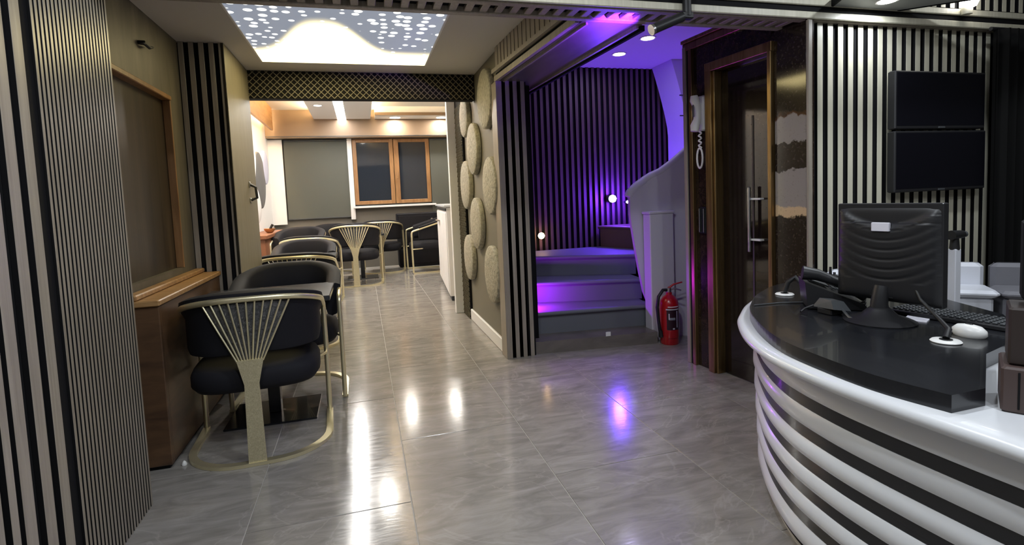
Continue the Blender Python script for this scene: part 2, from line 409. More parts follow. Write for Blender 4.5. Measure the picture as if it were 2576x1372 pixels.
# ------------------------------------------------------------------ corridor ceiling, light box, lattice beam
PX0, PX1, PY0, PY1 = -.70, .60, 3.38, 4.70
cc = MB()
for a in ((-1.35, PX0, 2.66, 5.02), (PX1, 1.16, 2.66, 5.02), (PX0, PX1, 2.66, PY0), (PX0, PX1, PY1, 5.02)): cc.box(*a, ZC, ZC+.12)
cc = struct(cc.build('ceiling_corridor', CEIL), 'warm grey corridor ceiling around the light box', 'ceiling')
lb = empty('ceiling_light_box', ((PX0+PX1)/2, (PY0+PY1)/2, ZC))
hx, hy = (PX1-PX0)/2, (PY1-PY0)/2
MB().box(-hx, hx, -hy, hy, .004, .02).build('luminous_film', PANEL, lb)
for (a, b, c, d) in ((-hx, hx, -hy, -hy+.012), (-hx, hx, hy-.012, hy), (-hx, -hx+.012, -hy, hy), (hx-.012, hx, -hy, hy)):
    MB().box(a, b, c, d, -.004, .004).build('frame_strip', WPAINT, lb)
tag(lb, 'glowing dotted light box set in the corridor ceiling', 'ceiling light')

lbm = struct(MB().box(-.905, 1.075, 5.0, 5.10, ZH+.02, ZC+.02).build('trim_1', BLACK), 'black lintel beam with pale diamond lattice across the corridor', 'beam')
def lattice(u0, u1, v0, v1, per, wid, place):
    b = MB(); H_ = v1-v0
    for sgn in (1, -1):
        for lay in (0,):
            c = u0-H_-.01
            while c < u1+H_+.01:
                a0, a1 = c, c+sgn*H_
                t0, t1 = 0., 1.
                ta, tb = sorted(((u0-a0)/(a1-a0), (u1-a0)/(a1-a0)))
                t0, t1 = max(0., ta), min(1., tb)
                if t1 > t0:
                    p = (a0+(a1-a0)*t0, v0+H_*t0); q = (a0+(a1-a0)*t1, v0+H_*t1)
                    d = Vector((q[0]-p[0], q[1]-p[1])); 
                    if d.length > .01:
                        d.normalize(); nn = Vector((-d.y, d.x))*wid
                        c4 = [(p[0]-nn.x, p[1]-nn.y), (q[0]-nn.x, q[1]-nn.y), (q[0]+nn.x, q[1]+nn.y), (p[0]+nn.x, p[1]+nn.y)]
                        dep = .006 if sgn > 0 else .010
                        vs = [place(*e, 0) for e in c4]+[place(*e, dep) for e in c4]
                        b.add(vs, [(0, 1, 2, 3), (7, 6, 5, 4), (0, 4, 5, 1), (1, 5, 6, 2), (2, 6, 7, 3), (3, 7, 4, 0)])
                c += per
    return b
lt = lattice(-.905, 1.075, ZH+.025, ZC, .054, .0028, lambda u, v, d: (u, 5.0-d, v)).build('lattice', LATW, lbm); lt['kind'] = 'stuff'

# ------------------------------------------------------------------ corridor right wall, skirting, discs
wr = struct(MB().box(1.085, 1.24, 4.10, 5.62, 0, ZC+.1).build('wall_right', TAUPE), 'taupe corridor wall on the right carrying plaster discs', 'wall')
wr2 = struct(MB().box(1.06, 1.24, 5.62, 6.02, 0, 3.3).build('wall_right_lattice', BLACK), 'narrow black lattice clad wall end beside the white column', 'wall')
l2 = lattice(5.63, 6.02, .0, 2.3, .054, .0028, lambda u, v, d: (1.06-d, u, v)).build('lattice', LATW, wr2); l2['kind'] = 'stuff'
bb = struct(MB().bbox(1.062, 1.085, 4.11, 5.62, 0, .115, .006).build('baseboard_right', WPAINT), 'white skirting board along the taupe corridor wall', 'baseboard')
disc = MB()
n = 40
for k in range(1): pass
prof = [(.232, 0), (.247, .006), (.25, .02), (.246, .040), (.236, .046), (.10, .049), (.0, .050)]
vs = []
for r, d in prof[:-1]: vs += [(-d, r*math.cos(2*math.pi*k/n), r*math.sin(2*math.pi*k/n)) for k in range(n)]
vs.append((-.05, 0, 0)); N = len(prof)-1
fs = [(i*n+k, i*n+(k+1) % n, (i+1)*n+(k+1) % n, (i+1)*n+k) for i in range(N-1) for k in range(n)]+[((N-1)*n+k, (N-1)*n+(k+1) % n, N*n) for k in range(n)]+[tuple(range(n-1, -1, -1))]
disc.add(vs, fs, True)
disc_me = M1(disc, 'wall_disc', DISCM)
DL = [(4.46, 2.13, 1.0, 'topmost ivory plaster disc on the taupe wall, nearest the stair beam'),
      (5.05, 1.77, .98, 'ivory plaster disc on the taupe wall, second from the top near the lattice beam'),
      (4.40, 1.40, .98, 'ivory plaster disc nearest the slatted column at head height'),
      (5.48, 1.44, 1.0, 'ivory plaster disc farthest back at head height beside the black lattice strip'),
      (5.03, 1.06, 1.0, 'ivory plaster disc in the middle of the taupe wall at waist height'),
      (5.48, .69, .95, 'lowest ivory plaster disc beside the black lattice strip'),
      (4.47, .64, 1.0, 'lowest ivory plaster disc nearest the slatted column above the skirting'),
      (5.40, 2.12, .80, 'small ivory plaster disc showing just under the lattice beam')]
for y, z, s, lab in DL:
    o = link('wall_disc', disc_me, None, (1.085, y, z)); o.scale = (1.1, s, s)
    tag(o, lab, 'wall disc', 'ivory discs on the taupe wall')

# slatted column at the corner
cp = struct(MB().box(1.062, 1.30, 4.10, 4.24, 0, ZH).build('wall_column', BLACK), 'corner column faced with taupe and black vertical slats', 'wall')
cs = slat_me(MB().bbox(-.0165, .0165, 4.078, 4.10, 0, ZH, .001), SLAT, 1, -1)
for k in range(4): link('slat', cs, cp, (1.081+.0615*k, 0, 0))
MB().bbox(1.050, 1.066, 4.078, 4.24, 0, ZH, .002).build('edge_board', SLAT, cp)

# ------------------------------------------------------------------ stair beam (wood clad underside)
BEAMW = mat('beam_wood', (.13, .115, .09), .35, fn=grain((.09, .078, .06), (.17, .15, .12), (6, 1.2, 30), .1))
bm = MB().prism([(1.085, 4.10), (1.17, 2.66), (1.52, 2.66), (1.43, 4.60), (1.24, 4.60)], ZH, 2.8)
bmo = struct(bm.build('trim_2', BEAMW), 'wood clad dropped beam between the corridor and the stairs', 'beam')
def strip(a, b, w, z0, z1, m_, name, par):
    a = Vector((*a, 0)); b = Vector((*b, 0)); d = (b-a).normalized(); nn = Vector((-d.y, d.x, 0))*w/2
    MB().prism([tuple((p+q)[:2]) for p, q in ((a, -nn), (b, -nn), (b, nn), (a, nn))], z0, z1).build(name, m_, par)
for (a, b, w, z0, z1, m_) in (((1.058, 4.10), (1.145, 2.67), .026, ZH-.004, ZH+.035, SLAT), ((1.036, 4.10), (1.12, 2.67), .020, ZH+.055, ZH+.085, SLAT), ((1.072, 4.10), (1.155, 2.67), .02, ZH+.03, ZH+.06, BLACK),
                              ((1.115, 4.07), (1.20, 2.67), .012, ZH-.012, ZH, SLAT), ((1.405, 4.5), (1.495, 2.67), .016, ZH-.02, ZH, SLAT), ((1.435, 4.55), (1.53, 2.67), .02, ZH-.03, ZH, BLACK)):
    strip(a, b, w, z0, z1, m_, 'moulding', bmo)
board = M1(MB().box(-.008, .008, -.037, .037, ZH+.09, ZC), 'fascia_board', SLAT)
for k in range(18): link('fascia_board', board, bmo, (1.068+.0038*k, 4.06-.079*k, 0))

# ------------------------------------------------------------------ header across the hall with ladder slats underneath
hd = struct(MB().box(-1.0, 4.55, 2.45, 2.66, ZH+.03, 2.8).build('trim_3', BLACK), 'dropped header crossing the hall with ladder slats underneath', 'beam')
MB().bbox(-.985, 4.5, 2.615, 2.66, ZH, ZH+.032, .004).build('far_rail', SLAT, hd)
MB().bbox(-.985, 4.5, 2.462, 2.505, ZH, ZH+.032, .004).build('near_rail', SLAT, hd)
rung = M1(MB().bbox(-.019, .019, 2.50, 2.618, ZH+.006, ZH+.03, .003), 'ladder_slat', SLAT)
x = -.96
while x < 4.45:
    link('ladder_slat', rung, hd, (x, 0, 0)); x += .0755
MB().bbox(-.985, 4.5, 2.436, 2.452, ZH+.003, ZH+.040, .004).build('fascia_slat', SLATL, hd)
MB().bbox(-.985, 4.5, 2.436, 2.452, ZH+.074, ZH+.110, .004).build('fascia_slat', SLATL, hd)
vsl = slat_me(MB().bbox(-.018, .018, 2.438, 2.450, ZH+.112, 2.78, .001), SLATL, 1, -1, 'upright_slat')
for k in range(76): link('upright_slat', vsl, hd, (-.93+.072*k, 0, 0))
# grey drop panel with a downlight, hung on the header
dp = empty('drop_panel', (2.80, 2.30, ZH+.075))
MB().prism([(-.23, .134), (.23, .134), (.80, -.35), (-.45, -.35)], 0, .03).build('panel', mat('grey_panel_paint', (.30, .31, .31), .5), dp)
MB().prism([(-.245, .132), (-.23, .134), (-.45, -.35), (-.465, -.35)], -.004, .034).build('edge_strip', BLACK, dp)
MB().prism([(.23, .134), (.25, .132), (.82, -.35), (.80, -.35)], -.004, .034).build('edge_strip', BLACK, dp)
tag(dp, 'grey wedge shaped ceiling panel hung from the header above the desk', 'ceiling panel')
def downlight(loc, r, label, group, mglow=LEDD):
    t = empty('downlight', loc)
    MB().lathe([(r, -.006), (r*1.25, -.008), (r*1.3, 0), (r, 0)], n=24).build('trim_ring', WPAINT, t)
    MB().lathe([(r*.2, -.012), (r*.98, -.0085), (r*.98, -.001)], n=24).build('lens', mglow, t)
    tag(t, label, 'downlight', group); return t
downlight((2.80, 2.305, ZH+.075), .045, 'small round downlight glowing in the grey wedge panel', 'round downlights')
lamp('panel_downlight_lamp', (2.80, 2.305, ZH+.06), 4, COOL, .08)
gs = empty('globe_spotlight', (3.54, 2.432, 2.345))
MB().lathe([(.028, -.03), (.03, 0), (.012, .03)], (0, -.02, -.045), 14).build('socket', SLATL, gs)
b = MB()
b.lathe([(.004, -.045), (.03, -.034), (.045, 0), (.03, .034), (.004, .045)], (0, -.04, 0), 18).build('globe', LEDD, gs)
tag(gs, 'white glowing globe spotlight on the slatted fascia at top right', 'spotlight')
# black tube spotlight on a bracket
sp = empty('tube_spotlight', (1.635, 2.42, 2.20))
MB().tube([(0, 0, .12), (0, -.002, -.03)], .022, 12).build('bracket', RUBBER, sp)
MB().bbox(-.03, .03, -.02, .02, -.045, -.01, .006).build('swivel', RUBBER, sp)
MB().tube([(-.03, -.005, -.035), (-.20, -.01, -.105)], [.024, .025], 16).build('tube', PLAST, sp)
MB().tube([(-.198, -.01, -.104), (-.21, -.01, -.109)], [.026, .027], 16).build('rim', STEEL, sp)
tag(sp, 'black tubular spotlight on a swivel bracket under the header', 'spotlight')

# ------------------------------------------------------------------ near room shell
struct(MB().box(-1.3, 4.8, -2.6, 2.45, 2.78, 2.9).build('ceiling', CEIL), 'reception ceiling above the desk', 'ceiling')
struct(MB().box(-1.3, 4.8, -2.75, -2.6, 0, 2.9).build('wall_back', mat('rear_wall_paint', (.35, .33, .30), .7)), 'plain rear wall behind the viewpoint', 'wall')
struct(MB().box(4.55, 4.8, -2.6, 2.7, 0, 2.9).build('wall_right_reception', mat('dark_side_wall', (.05, .045, .04), .7)), 'dark side wall beyond the reception desk', 'wall')

# ------------------------------------------------------------------ stairwell
ZS = 2.71
struct(MB().box(1.40, 3.9, 2.66, 5.75, ZS, ZS+.1).build('ceiling_stair', CEILW), 'white stairwell ceiling washed in violet light', 'ceiling')
struct(MB().box(1.27, 1.375, 4.24, 5.7, 0, ZS).build('wall_stair_left', BLACK), 'black side wall of the stairs behind the slatted column', 'wall')
sb = struct(MB().box(1.27, 3.8, 5.66, 5.78, 0, ZS+.05).build('wall_stair_back', BLACK), 'stairwell back wall of dark slats lit violet', 'wall')
ss = slat_me(MB().bbox(-.017, .017, 5.635, 5.66, .60, ZS, .001), SLATS, 1, -1)
for k in range(33): link('slat', ss, sb, (1.41+.069*k, 0, 0))
struct(MB().box(3.68, 3.8, 3.5, 5.7, 0, ZS).build('wall_stair_right', LILAC), 'pale right side wall of the stairwell', 'wall')
st = empty('staircase', (1.3, 4.1, 0))
def flight(poly, z0, z1, nose, name_t, m_):
    MB().prism([(x-1.3, y-4.1) for x, y in poly], z0, z1-.035).build('riser', m_, st)
    # tread with rounded nosing
    p = [Vector((x-1.3, y-4.1, 0)) for x, y in poly]
    d = (p[1]-p[0]).normalized(); nn = Vector((d.y, -d.x, 0))*nose
    q = [p[0]+nn, p[1]+nn]+p[2:]
    b_ = MB().prism([tuple(e[:2]) for e in q], z1-.035, z1)
    b_.tube([q[0]+Vector((0, 0, z1-.0175)), q[1]+Vector((0, 0, z1-.0175))], .0175, 10)
    b_.build('tread', m_, st)
MB().prism([(.006, .02), (1.06, -.10), (1.12, .6), (.08, .6), (.08, .135), (.006, .135)], 0, .10).build('plinth_step', PLINTH, st)
flight([(1.376, 4.36), (2.42, 4.24), (2.60, 5.62), (1.376, 5.62)], .10, .295, .025, 't', STONE)
flight([(1.376, 4.80), (2.48, 4.47), (2.60, 5.62), (1.376, 5.62)], .295, .49, .025, 't', STONE)
flight([(1.376, 5.27), (2.56, 4.72), (3.0, 5.62), (1.376, 5.62)], .49, .69, .025, 't', STONE)
flight([(2.60, 5.60), (2.86, 4.88), (3.60, 4.88), (3.60, 5.62)], .49, .93, .02, 't', mat('wood_winder', (.12, .075, .06), .5))
tag(st, 'grey stairs with violet lit risers turning right behind the balustrade', 'staircase')

# white curved balustrade beside the stairs
def balus():
    s = MB(); cols = []
    key = [(2.165, 1.10, 1.25), (2.18, .98, 1.285), (2.21, .78, 1.31), (2.24, .60, 1.335), (2.28, .40, 1.36), (2.33, .27, 1.39), (2.38, .11, 1.42), (2.46, .0, 1.455), (2.56, 0, 1.53), (2.66, 0, 1.62), (2.74, 0, 1.70), (2.82, 0, 1.85), (2.95, 0, 2.1)]
    for x, a, b_ in key:
        y = 4.22-.22*min(1, max(0, (x-2.35)/.5))*.9
        x2 = x+.085
        cols.append([(x2, y, a), (x2, y, b_), (x2+.02, y+.075, b_), (x2+.02, y+.075, a)])
    n_ = len(cols); vs = [p for c in cols for p in c]; fs = []
    for i in range(n_-1):
        for k in range(4): a = i*4+k; b_ = i*4+(k+1) % 4; fs.append((a, a+4, b_+4, b_))
    fs += [(0, 1, 2, 3), tuple(reversed(range((n_-1)*4, n_*4)))]
    s.add(vs, fs, True); return s, cols
ba = empty('balustrade', (0, 0, 0)); ba.parent = st; ba.location = (-1.3, -4.1, 0)
s_, cols = balus()
s_.build('curved_panel', LILAC, ba)
MB().tube([((c[1][0]+c[2][0])/2, (c[1][1]+c[2][1])/2, c[1][2]+.004) for c in cols], .042, 10).build('cap_rail', LILAC, ba)
MB().bbox(2.355, 2.585, 4.075, 4.19, 0, 1.10, .006).build('newel_box', LILAC, ba)
MB().bbox(2.345, 2.595, 4.068, 4.20, 1.10, 1.125, .006).build('newel_cap', LILAC, ba)
ba['label'] = 'white curved balustrade with boxed newel'
# underside of the upper flight (white curved stringer, top right of the stairwell)
up = MB(); vs = []
for k in range(13):
    t = k/12; z = 1.55+t*(ZS-1.55)
    x = 3.50-.19*max(0, (t-.35)/.65)**1.3
    vs += [(x, 5.2, z), (3.68, 5.2, z), (3.68, 5.6, z), (x, 5.6, z)]
fs = [(0, 3, 2, 1), (48, 49, 50, 51)]
for k in range(12):
    for j in range(4): a = k*4+j; c = k*4+(j+1) % 4; fs.append((a, c, c+4, a+4))
up.add(vs, fs, True)
us = empty('upper_stringer', (0, 0, 0)); up.build('curved_face', LILAC, us)
for z in (2.1, 2.32): MB().box(3.40, 3.66, 5.188, 5.2, z, z+.012).build('joint_line', PLAST2, us)
tag(us, 'pale curved stringer of the upper stair flight under the stair ceiling', 'stringer')

downlight((2.63, 4.51, ZS), .06, 'round stair ceiling downlight nearer the dropped beam spotlight', 'round downlights')
downlight((2.62, 5.06, ZS), .06, 'round stair ceiling downlight farther back by the violet slats', 'round downlights')
vb = empty('violet_spotlight', (2.73, 5.60, 1.23))
MB().tube([(0, .02, 0), (0, -.06, 0)], [.03, .045], 14).build('housing', PLAST, vb)
MB().lathe([(.004, -.042), (.03, -.032), (.044, 0), (.03, .032), (.004, .042)], (0, -.075, 0), 16).build('bulb', PURPS, vb)
tag(vb, 'glowing violet spotlight on the dark slatted stair wall', 'spotlight')
v2 = empty('small_violet_light', (2.93, 5.60, 1.185))
MB().tube([(0, .02, 0), (0, -.04, 0)], [.015, .02], 12).build('housing', PLAST, v2)
MB().lathe([(.003, -.016), (.018, 0), (.003, .016)], (0, -.045, 0), 12).build('bulb', PURPS, v2)
tag(v2, 'tiny violet light peeping past the white balustrade end', 'light')
am = empty('amber_step_light', (1.875, 5.61, .86))
MB().tube([(0, .02, 0), (0, -.04, 0)], [.02, .03], 12).build('housing', PLAST, am)
MB().lathe([(.003, -.036), (.026, -.026), (.038, 0), (.026, .026), (.003, .036)], (0, -.055, 0), 14).build('bulb', AMB, am)
tag(am, 'small amber light glowing low beside the slatted column', 'light')
vs_ = empty('violet_step_light', (1.376, 4.52, .41))
MB().tube([(.0, 0, 0), (.022, 0, 0)], [.03, .026], 14).build('bezel', PLAST, vs_)
MB().lathe([(.002, -.014), (.016, 0), (.002, .014)], (.026, 0, 0), 12).build('lens', PURPS, vs_)
tag(vs_, 'small violet step light low on the black stair side wall', 'light')
tg = MB().prism([(0, 0), (.045, .0), (.03, .012), (.012, .012)], 0, .035)
o = tag(tg.build('white_tag', WPLAST), 'tiny white folded tag standing on the stone plinth of the stairs', 'tag'); o.location = (1.90, 4.045, .10)

# fire extinguisher
fe = empty('fire_extinguisher', (2.455, 3.965, 0), math.radians(-10))
MB().lathe([(.072, 0), (.078, .008), (.078, .34), (.072, .37), (.05, .402), (.026, .42), (.026, .44)], n=28).build('cylinder', RED, fe)
MB().lathe([(.020, .438), (.022, .45), (.022, .472), (.012, .478)], n=14).build('valve', STEEL, fe)
MB().tube([(-.005, 0, .472), (.04, -.01, .505), (.11, -.02, .522)], [.010, .008, .006], 8).build('lever', RED, fe)
MB().tube([(.0, 0, .462), (.05, -.01, .470), (.10, -.02, .452)], [.010, .008, .006], 8).build('carry_handle', STEEL, fe)
MB().tube([(-.015, 0, .458), (-.055, -.01, .462), (-.098, -.02, .41), (-.112, -.02, .32), (-.104, -.02, .22), (-.094, -.02, .13), (-.088, -.02, .10)], .014, 10).build('hose', RUBBER, fe)
MB().tube([(-.088, -.02, .12), (-.082, -.02, .065)], [.017, .022], 12).build('nozzle', RUBBER, fe)
def wrap(r, a0, a1, z0, z1, k=14):
    b_ = MB(); vs = []
    for i in range(k+1):
        a = math.radians(a0+(a1-a0)*i/k)
        for z in (z0, z1): vs.append((r*math.cos(a), r*math.sin(a), z))
    return b_.add(vs, [(2*i, 2*i+2, 2*i+3, 2*i+1) for i in range(k)], True)
lab_ = wrap(.0788, 232, 318, .13, .315).build('label', mat('dark_label', (.03, .012, .016), .3), fe)
wrap(.0796, 240, 312, .322, .330).build('band', WPLAST, fe)
wrap(.0796, 228, 314, .300, .308).build('band', WPLAST, fe)
wrap(.0794, 295, 301, .15, .29, 3).build('print', PAPER, lab_)
wrap(.0794, 244, 250, .22, .27, 3).build('print', PAPER, lab_)
wrap(.0794, 246, 285, .215, .235, 6).build('print', mat('grey_print', (.28, .30, .33), .5), lab_)
wrap(.0794, 268, 280, .135, .147, 3).build('print', PAPER, lab_)
wrap(.0790, 238, 312, .055, .060).build('seam', mat('dark_red', (.2, .004, .006), .4), fe)
tag(fe, 'red fire extinguisher with black hose standing by the stairs', 'fire extinguisher')

# ------------------------------------------------------------------ door wall (dark marble)
A = Vector((2.318, 3.46, 0)); dv = Vector((.0966, -.9953, 0)).normalized(); nv = Vector((-dv.y, dv.x, 0)); nv = -nv if nv.x > 0 else nv
dwall = empty('wall_door', A); dwall.rotation_euler = (0, 0, math.atan2(dv.y, dv.x)); struct(dwall, 'dark polished marble wall holding the glass door', 'wall')
# local: x along wall toward the viewer, +y = into the wall? choose y so that room side is -y_local*sgn
def wy(d):   # distance proud of the wall into the hall
    return d*(1 if (Matrix.Rotation(dwall.rotation_euler.z, 3, 'Z') @ Vector((0, 1, 0))).dot(nv) > 0 else -1)
def wbox(x0, x1, d0, d1, z0, z1, b_=.003):
    a, c = sorted((wy(d0), wy(d1))); return MB().bbox(x0, x1, a, c, z0, z1, b_)
ZD = 2.32
wbox(0, .29, -.25, -.004, 0, ZD).build('marble_panel', DMARBLE, dwall)
wbox(.29, .76, -.12, -.004, 2.13, ZD).build('marble_panel', DMARBLE, dwall)
wbox(.76, 1.02, -.04, -.004, 0, ZH).build('marble_panel', DMARBLE, dwall)
wbox(.79, 1.005, -.01, .004, .6, 2.24, .002).build('painted_reflection_panel', MMARBLE, dwall)
wbox(-.012, .022, -.2, .02, 0, ZD).build('corner_board', SLAT, dwall)
wbox(.026, .044, -.01, .014, 0, ZD).build('corner_board', BLACK, dwall)
wbox(.05, .085, -.01, .022, 0, ZD-.03).build('corner_trim', BRONZE, dwall)
wbox(-.01, .81, -.02, .018, ZD-.03, ZD+.02).build('top_moulding', BRONZE, dwall)
wbox(-.01, .81, -.02, .034, ZD+.02, ZD+.045).build('top_moulding', BRONZE, dwall)
wbox(1.008, 1.026, -.02, .010, 0, ZH).build('end_trim', SLAT, dwall)
d1 = struct(empty('door_1'), 'dark brown glass door in a bronze frame with steel pull bar', 'door'); d1.parent = None
d1.location = A; d1.rotation_euler = dwall.rotation_euler
wbox(.225, .285, -.10, .03, 0, 2.10).build('jamb', BRONZE, d1)
wbox(.285, .305, -.10, .016, 0, 2.09).build('jamb_stop', BRONZE, d1)
wbox(.757, .785, -.10, .03, 0, 2.15).build('jamb', BRONZE, d1)
wbox(.225, .79, -.10, .03, 2.09, 2.15).build('lintel', BRONZE, d1)
leaf = wbox(.31, .752, -.075, -.045, .005, 2.085).build('door_leaf', DGLASS, d1)
wbox(.57, .582, -.046, -.040, .4, 1.75, .001).build('leaf_seam', mat('dark_seam', (.05, .04, .035), .4), leaf)
wbox(.735, .748, -.045, -.025, 1.62, 1.86).build('hinge_or_glint', STEEL, leaf)
wbox(.735, .748, -.045, -.025, .25, .45).build('hinge_or_glint', STEEL, leaf)
ph = wbox(.572, .592, -.010, .008, .88, 1.30, .005).build('pull_bar', STEEL, leaf)
wbox(.575, .66, -.045, -.008, 1.215, 1.227, .002).build('standoff_reflection', WPLAST, leaf)  # white bars drawn out sideways for the handle mounts' reflections in the glass
wbox(.575, .66, -.045, -.008, .955, .967, .002).build('standoff_reflection', WPLAST, leaf)
# intercom handset
ic = empty('intercom_handset', A); ic.rotation_euler = dwall.rotation_euler
wbox(.135, .215, .0, .03, 1.70, 1.945, .012).build('base', WPLAST, ic)
hs = MB()
hz = [(1.70, .075), (1.735, .07), (1.78, .05), (1.82, .045), (1.87, .05), (1.915, .07), (1.945, .072)]
pts = [(.172, wy(d), z) for z, d in hz]
hs.tube(pts, [.026, .032, .026, .024, .026, .032, .024], 12).build('handset', WPLAST, ic)
wbox(.165, .180, .078, .086, 1.80, 1.90, .003).build('grip_inlay', PLAST2, ic)
cp_ = [(.175+.012*math.sin(k*1.1), wy(.03+.008*math.cos(k*1.1)), 1.70-.006*k) for k in range(20)]
loop = [(.170+.028*math.sin(a), wy(.03), 1.515+.07*math.cos(a)) for a in [i*math.pi/8 for i in range(17)]]
MB().tube(cp_, .006, 6).build('cord', WPLAST, ic); MB().tube(loop, .007, 6).build('cord', WPLAST, ic)
tag(ic, 'white intercom handset with dangling cord on the dark marble wall', 'intercom')
kp = empty('key_switch', A); kp.rotation_euler = dwall.rotation_euler
wbox(.13, .20, .0, .014, .98, 1.17, .004).build('plate', BGLOSS, kp)
wbox(.14, .147, .014, .024, .99, 1.16, .002).build('rail', STEEL, kp); wbox(.183, .190, .014, .024, .99, 1.16, .002).build('rail', STEEL, kp)
tag(kp, 'black glossy switch plate with steel rails left of the door', 'switch')

# ------------------------------------------------------------------ reception slat wall, screens
rw = struct(MB().box(2.42, 4.6, 2.50, 2.62, 0, ZH+.05).build('wall_reception', BLACK), 'reception wall of cream vertical slats on black', 'wall')
rs = slat_me(MB().bbox(-.0190, .0190, 2.487, 2.50, 0, ZH+.03, .001), SLATL, 1, -1)
for k in range(29): link('slat', rs, rw, (2.462+.0725*k, 0, 0))
def tv(x0, x1, z0, z1, label, side):
    t = empty('wall_screen', ((x0+x1)/2, 2.43, z0)); w = (x1-x0)/2; h = z1-z0
    MB().bbox(-w, w, -.025, .025, 0, h, .006).build('housing', PLAST, t)
    MB().box(-w+.012, w-.012, -.0265, -.0245, .02, h-.012).build('display', mat('dark_display', (.004, .004, .007), .35, spec=.25), t)
    MB().bbox(-.025, .025, -.030, -.024, .004, .014, .001).build('badge', PLAST2, t)
    MB().bbox(-.1, .1, .022, .05, h*.3, h*.7, .004).build('wall_bracket', RUBBER, t)
    tag(t, label, 'screen', 'black wall screens')
tv(2.985, 3.70, 1.595, 1.93, 'upper of two black flat screens on the cream slat wall', 1)
tv(2.985, 3.71, 1.228, 1.585, 'lower of two black flat screens on the cream slat wall', 1)
cb = MB(); vs = []; nn_ = 60
for i in range(nn_+1):
    x = 3.73+.72*i/nn_; y = 2.36+.03*math.sin(i*1.05)
    vs += [(x, y, .02), (x, y, ZH-.02), (x, y+.012, .02), (x, y+.012, ZH-.02)]
fs = []
for i in range(nn_): a = 4*i; fs += [(a, a+4, a+5, a+1), (a+2, a+3, a+7, a+6), (a+1, a+5, a+7, a+3), (a, a+2, a+6, a+4)]
cb.add(vs, fs, True)
cu = empty('shade_curtain', (0, 0, 0)); cb.build('cloth', CURT, cu)  # black cloth added to stand for shade over the continuing slats
MB().tube([(3.70, 2.385, ZH-.015), (4.5, 2.385, ZH-.015)], .012, 8).build('added_rod', RUBBER, cu)
tag(cu, 'black pleated curtain added for the shade right of the wall screens', 'curtain')

# ------------------------------------------------------------------ reception desk
desk = empty('reception_desk', (1.4, 1.3, 0))
def loc(pts): return [(p[0]-1.4, p[1]-1.3) for p in pts]
RIM = [tuple(p[:2]) for p in cr([(2.30, 2.395), (2.06, 2.345), (1.80, 2.17), (1.64, 2.02), (1.535, 1.90), (1.41, 1.70), (1.33, 1.50), (1.297, 1.30), (1.292, 1.12), (1.305, .92), (1.318, .75), (1.31, .50), (1.28, .10)], 6)]
BODY = [tuple(p[:2]) for p in cr([(2.32, 2.41), (2.10, 2.36), (1.86, 2.20), (1.70, 2.03), (1.60, 1.90), (1.475, 1.70), (1.39, 1.50), (1.352, 1.30), (1.345, 1.12), (1.355, .92), (1.368, .75), (1.36, .50), (1.33, .10)], 6)]
TOPB = [tuple(p[:2]) for p in cr([(2.37, 2.37), (2.08, 2.315), (1.81, 2.145), (1.655, 2.00), (1.550, 1.88), (1.425, 1.675), (1.338, 1.475), (1.307, 1.288), (1.300, 1.096), (1.335, .927)], 6)]
top_in = [(1.452, .930), (1.58, 1.012), (1.74, 1.115), (2.05, 1.20), (2.30, 1.42), (2.42, 1.75), (2.40, 2.10)]
slab_in = [(1.90, .10), (2.0, .60), (2.05, 1.19), (2.27, 1.42), (2.38, 1.75), (2.37, 2.10)]
MB().prism(loc(TOPB+top_in), .736, .78).build('black_worktop', BGLOSS, desk)
MB().prism(loc(RIM+slab_in), .690, .735).build('white_counter', WGLOSS, desk)
rp = [(x-1.4, y-1.3, 0) for x, y in RIM]; bp_ = [(x-1.4, y-1.3, 0) for x, y in BODY]
MB().sweep(rp, [(-.03, .690), (.012, .694), (.024, .705), (.026, .716), (.020, .728), (.006, .7352), (-.03, .7352)]).build('white_rim', WGLOSS, desk)
CREAM = mat('cream_plinth', (.62, .60, .52), .5)
MB().sweep(bp_, [(-.10, 0), (-.045, 0), (-.045, .08), (-.10, .08)]).build('plinth', CREAM, desk)
MB().sweep(bp_, [(-.06, .04), (-.028, .04), (-.004, .690), (-.06, .690)]).build('carcass', BLACK, desk)
cz = [.585, .478, .372, .266, .160]
zs = [.690]+[z for c in cz for z in (c+.020, c-.020)]+[.06]
for i in range(6):
    z1, z0 = zs[2*i], zs[2*i+1]
    o_ = -.004*i
    MB().sweep(bp_, [(-.03+o_, z0), (.004+o_, z0+.004), (.014+o_, z0+(z1-z0)*.35), (.012+o_, z0+(z1-z0)*.7), (.0+o_, z1-.002), (-.03+o_, z1)]).build('white_band', WGLOSS, desk)
for i, c in enumerate(cz):
    o_ = -.004*i
    MB().sweep(bp_, [(-.03+o_, c-.020), (-.003+o_, c-.020), (-.003+o_, c+.020), (-.03+o_, c+.020)]).build('black_band', BGLOSS, desk)
tag(desk, 'curved white reception desk with black bands and black worktop', 'reception desk')

# desk things
ZT = .78
mo = empty('monitor', (1.885, 1.535, ZT), math.radians(0))
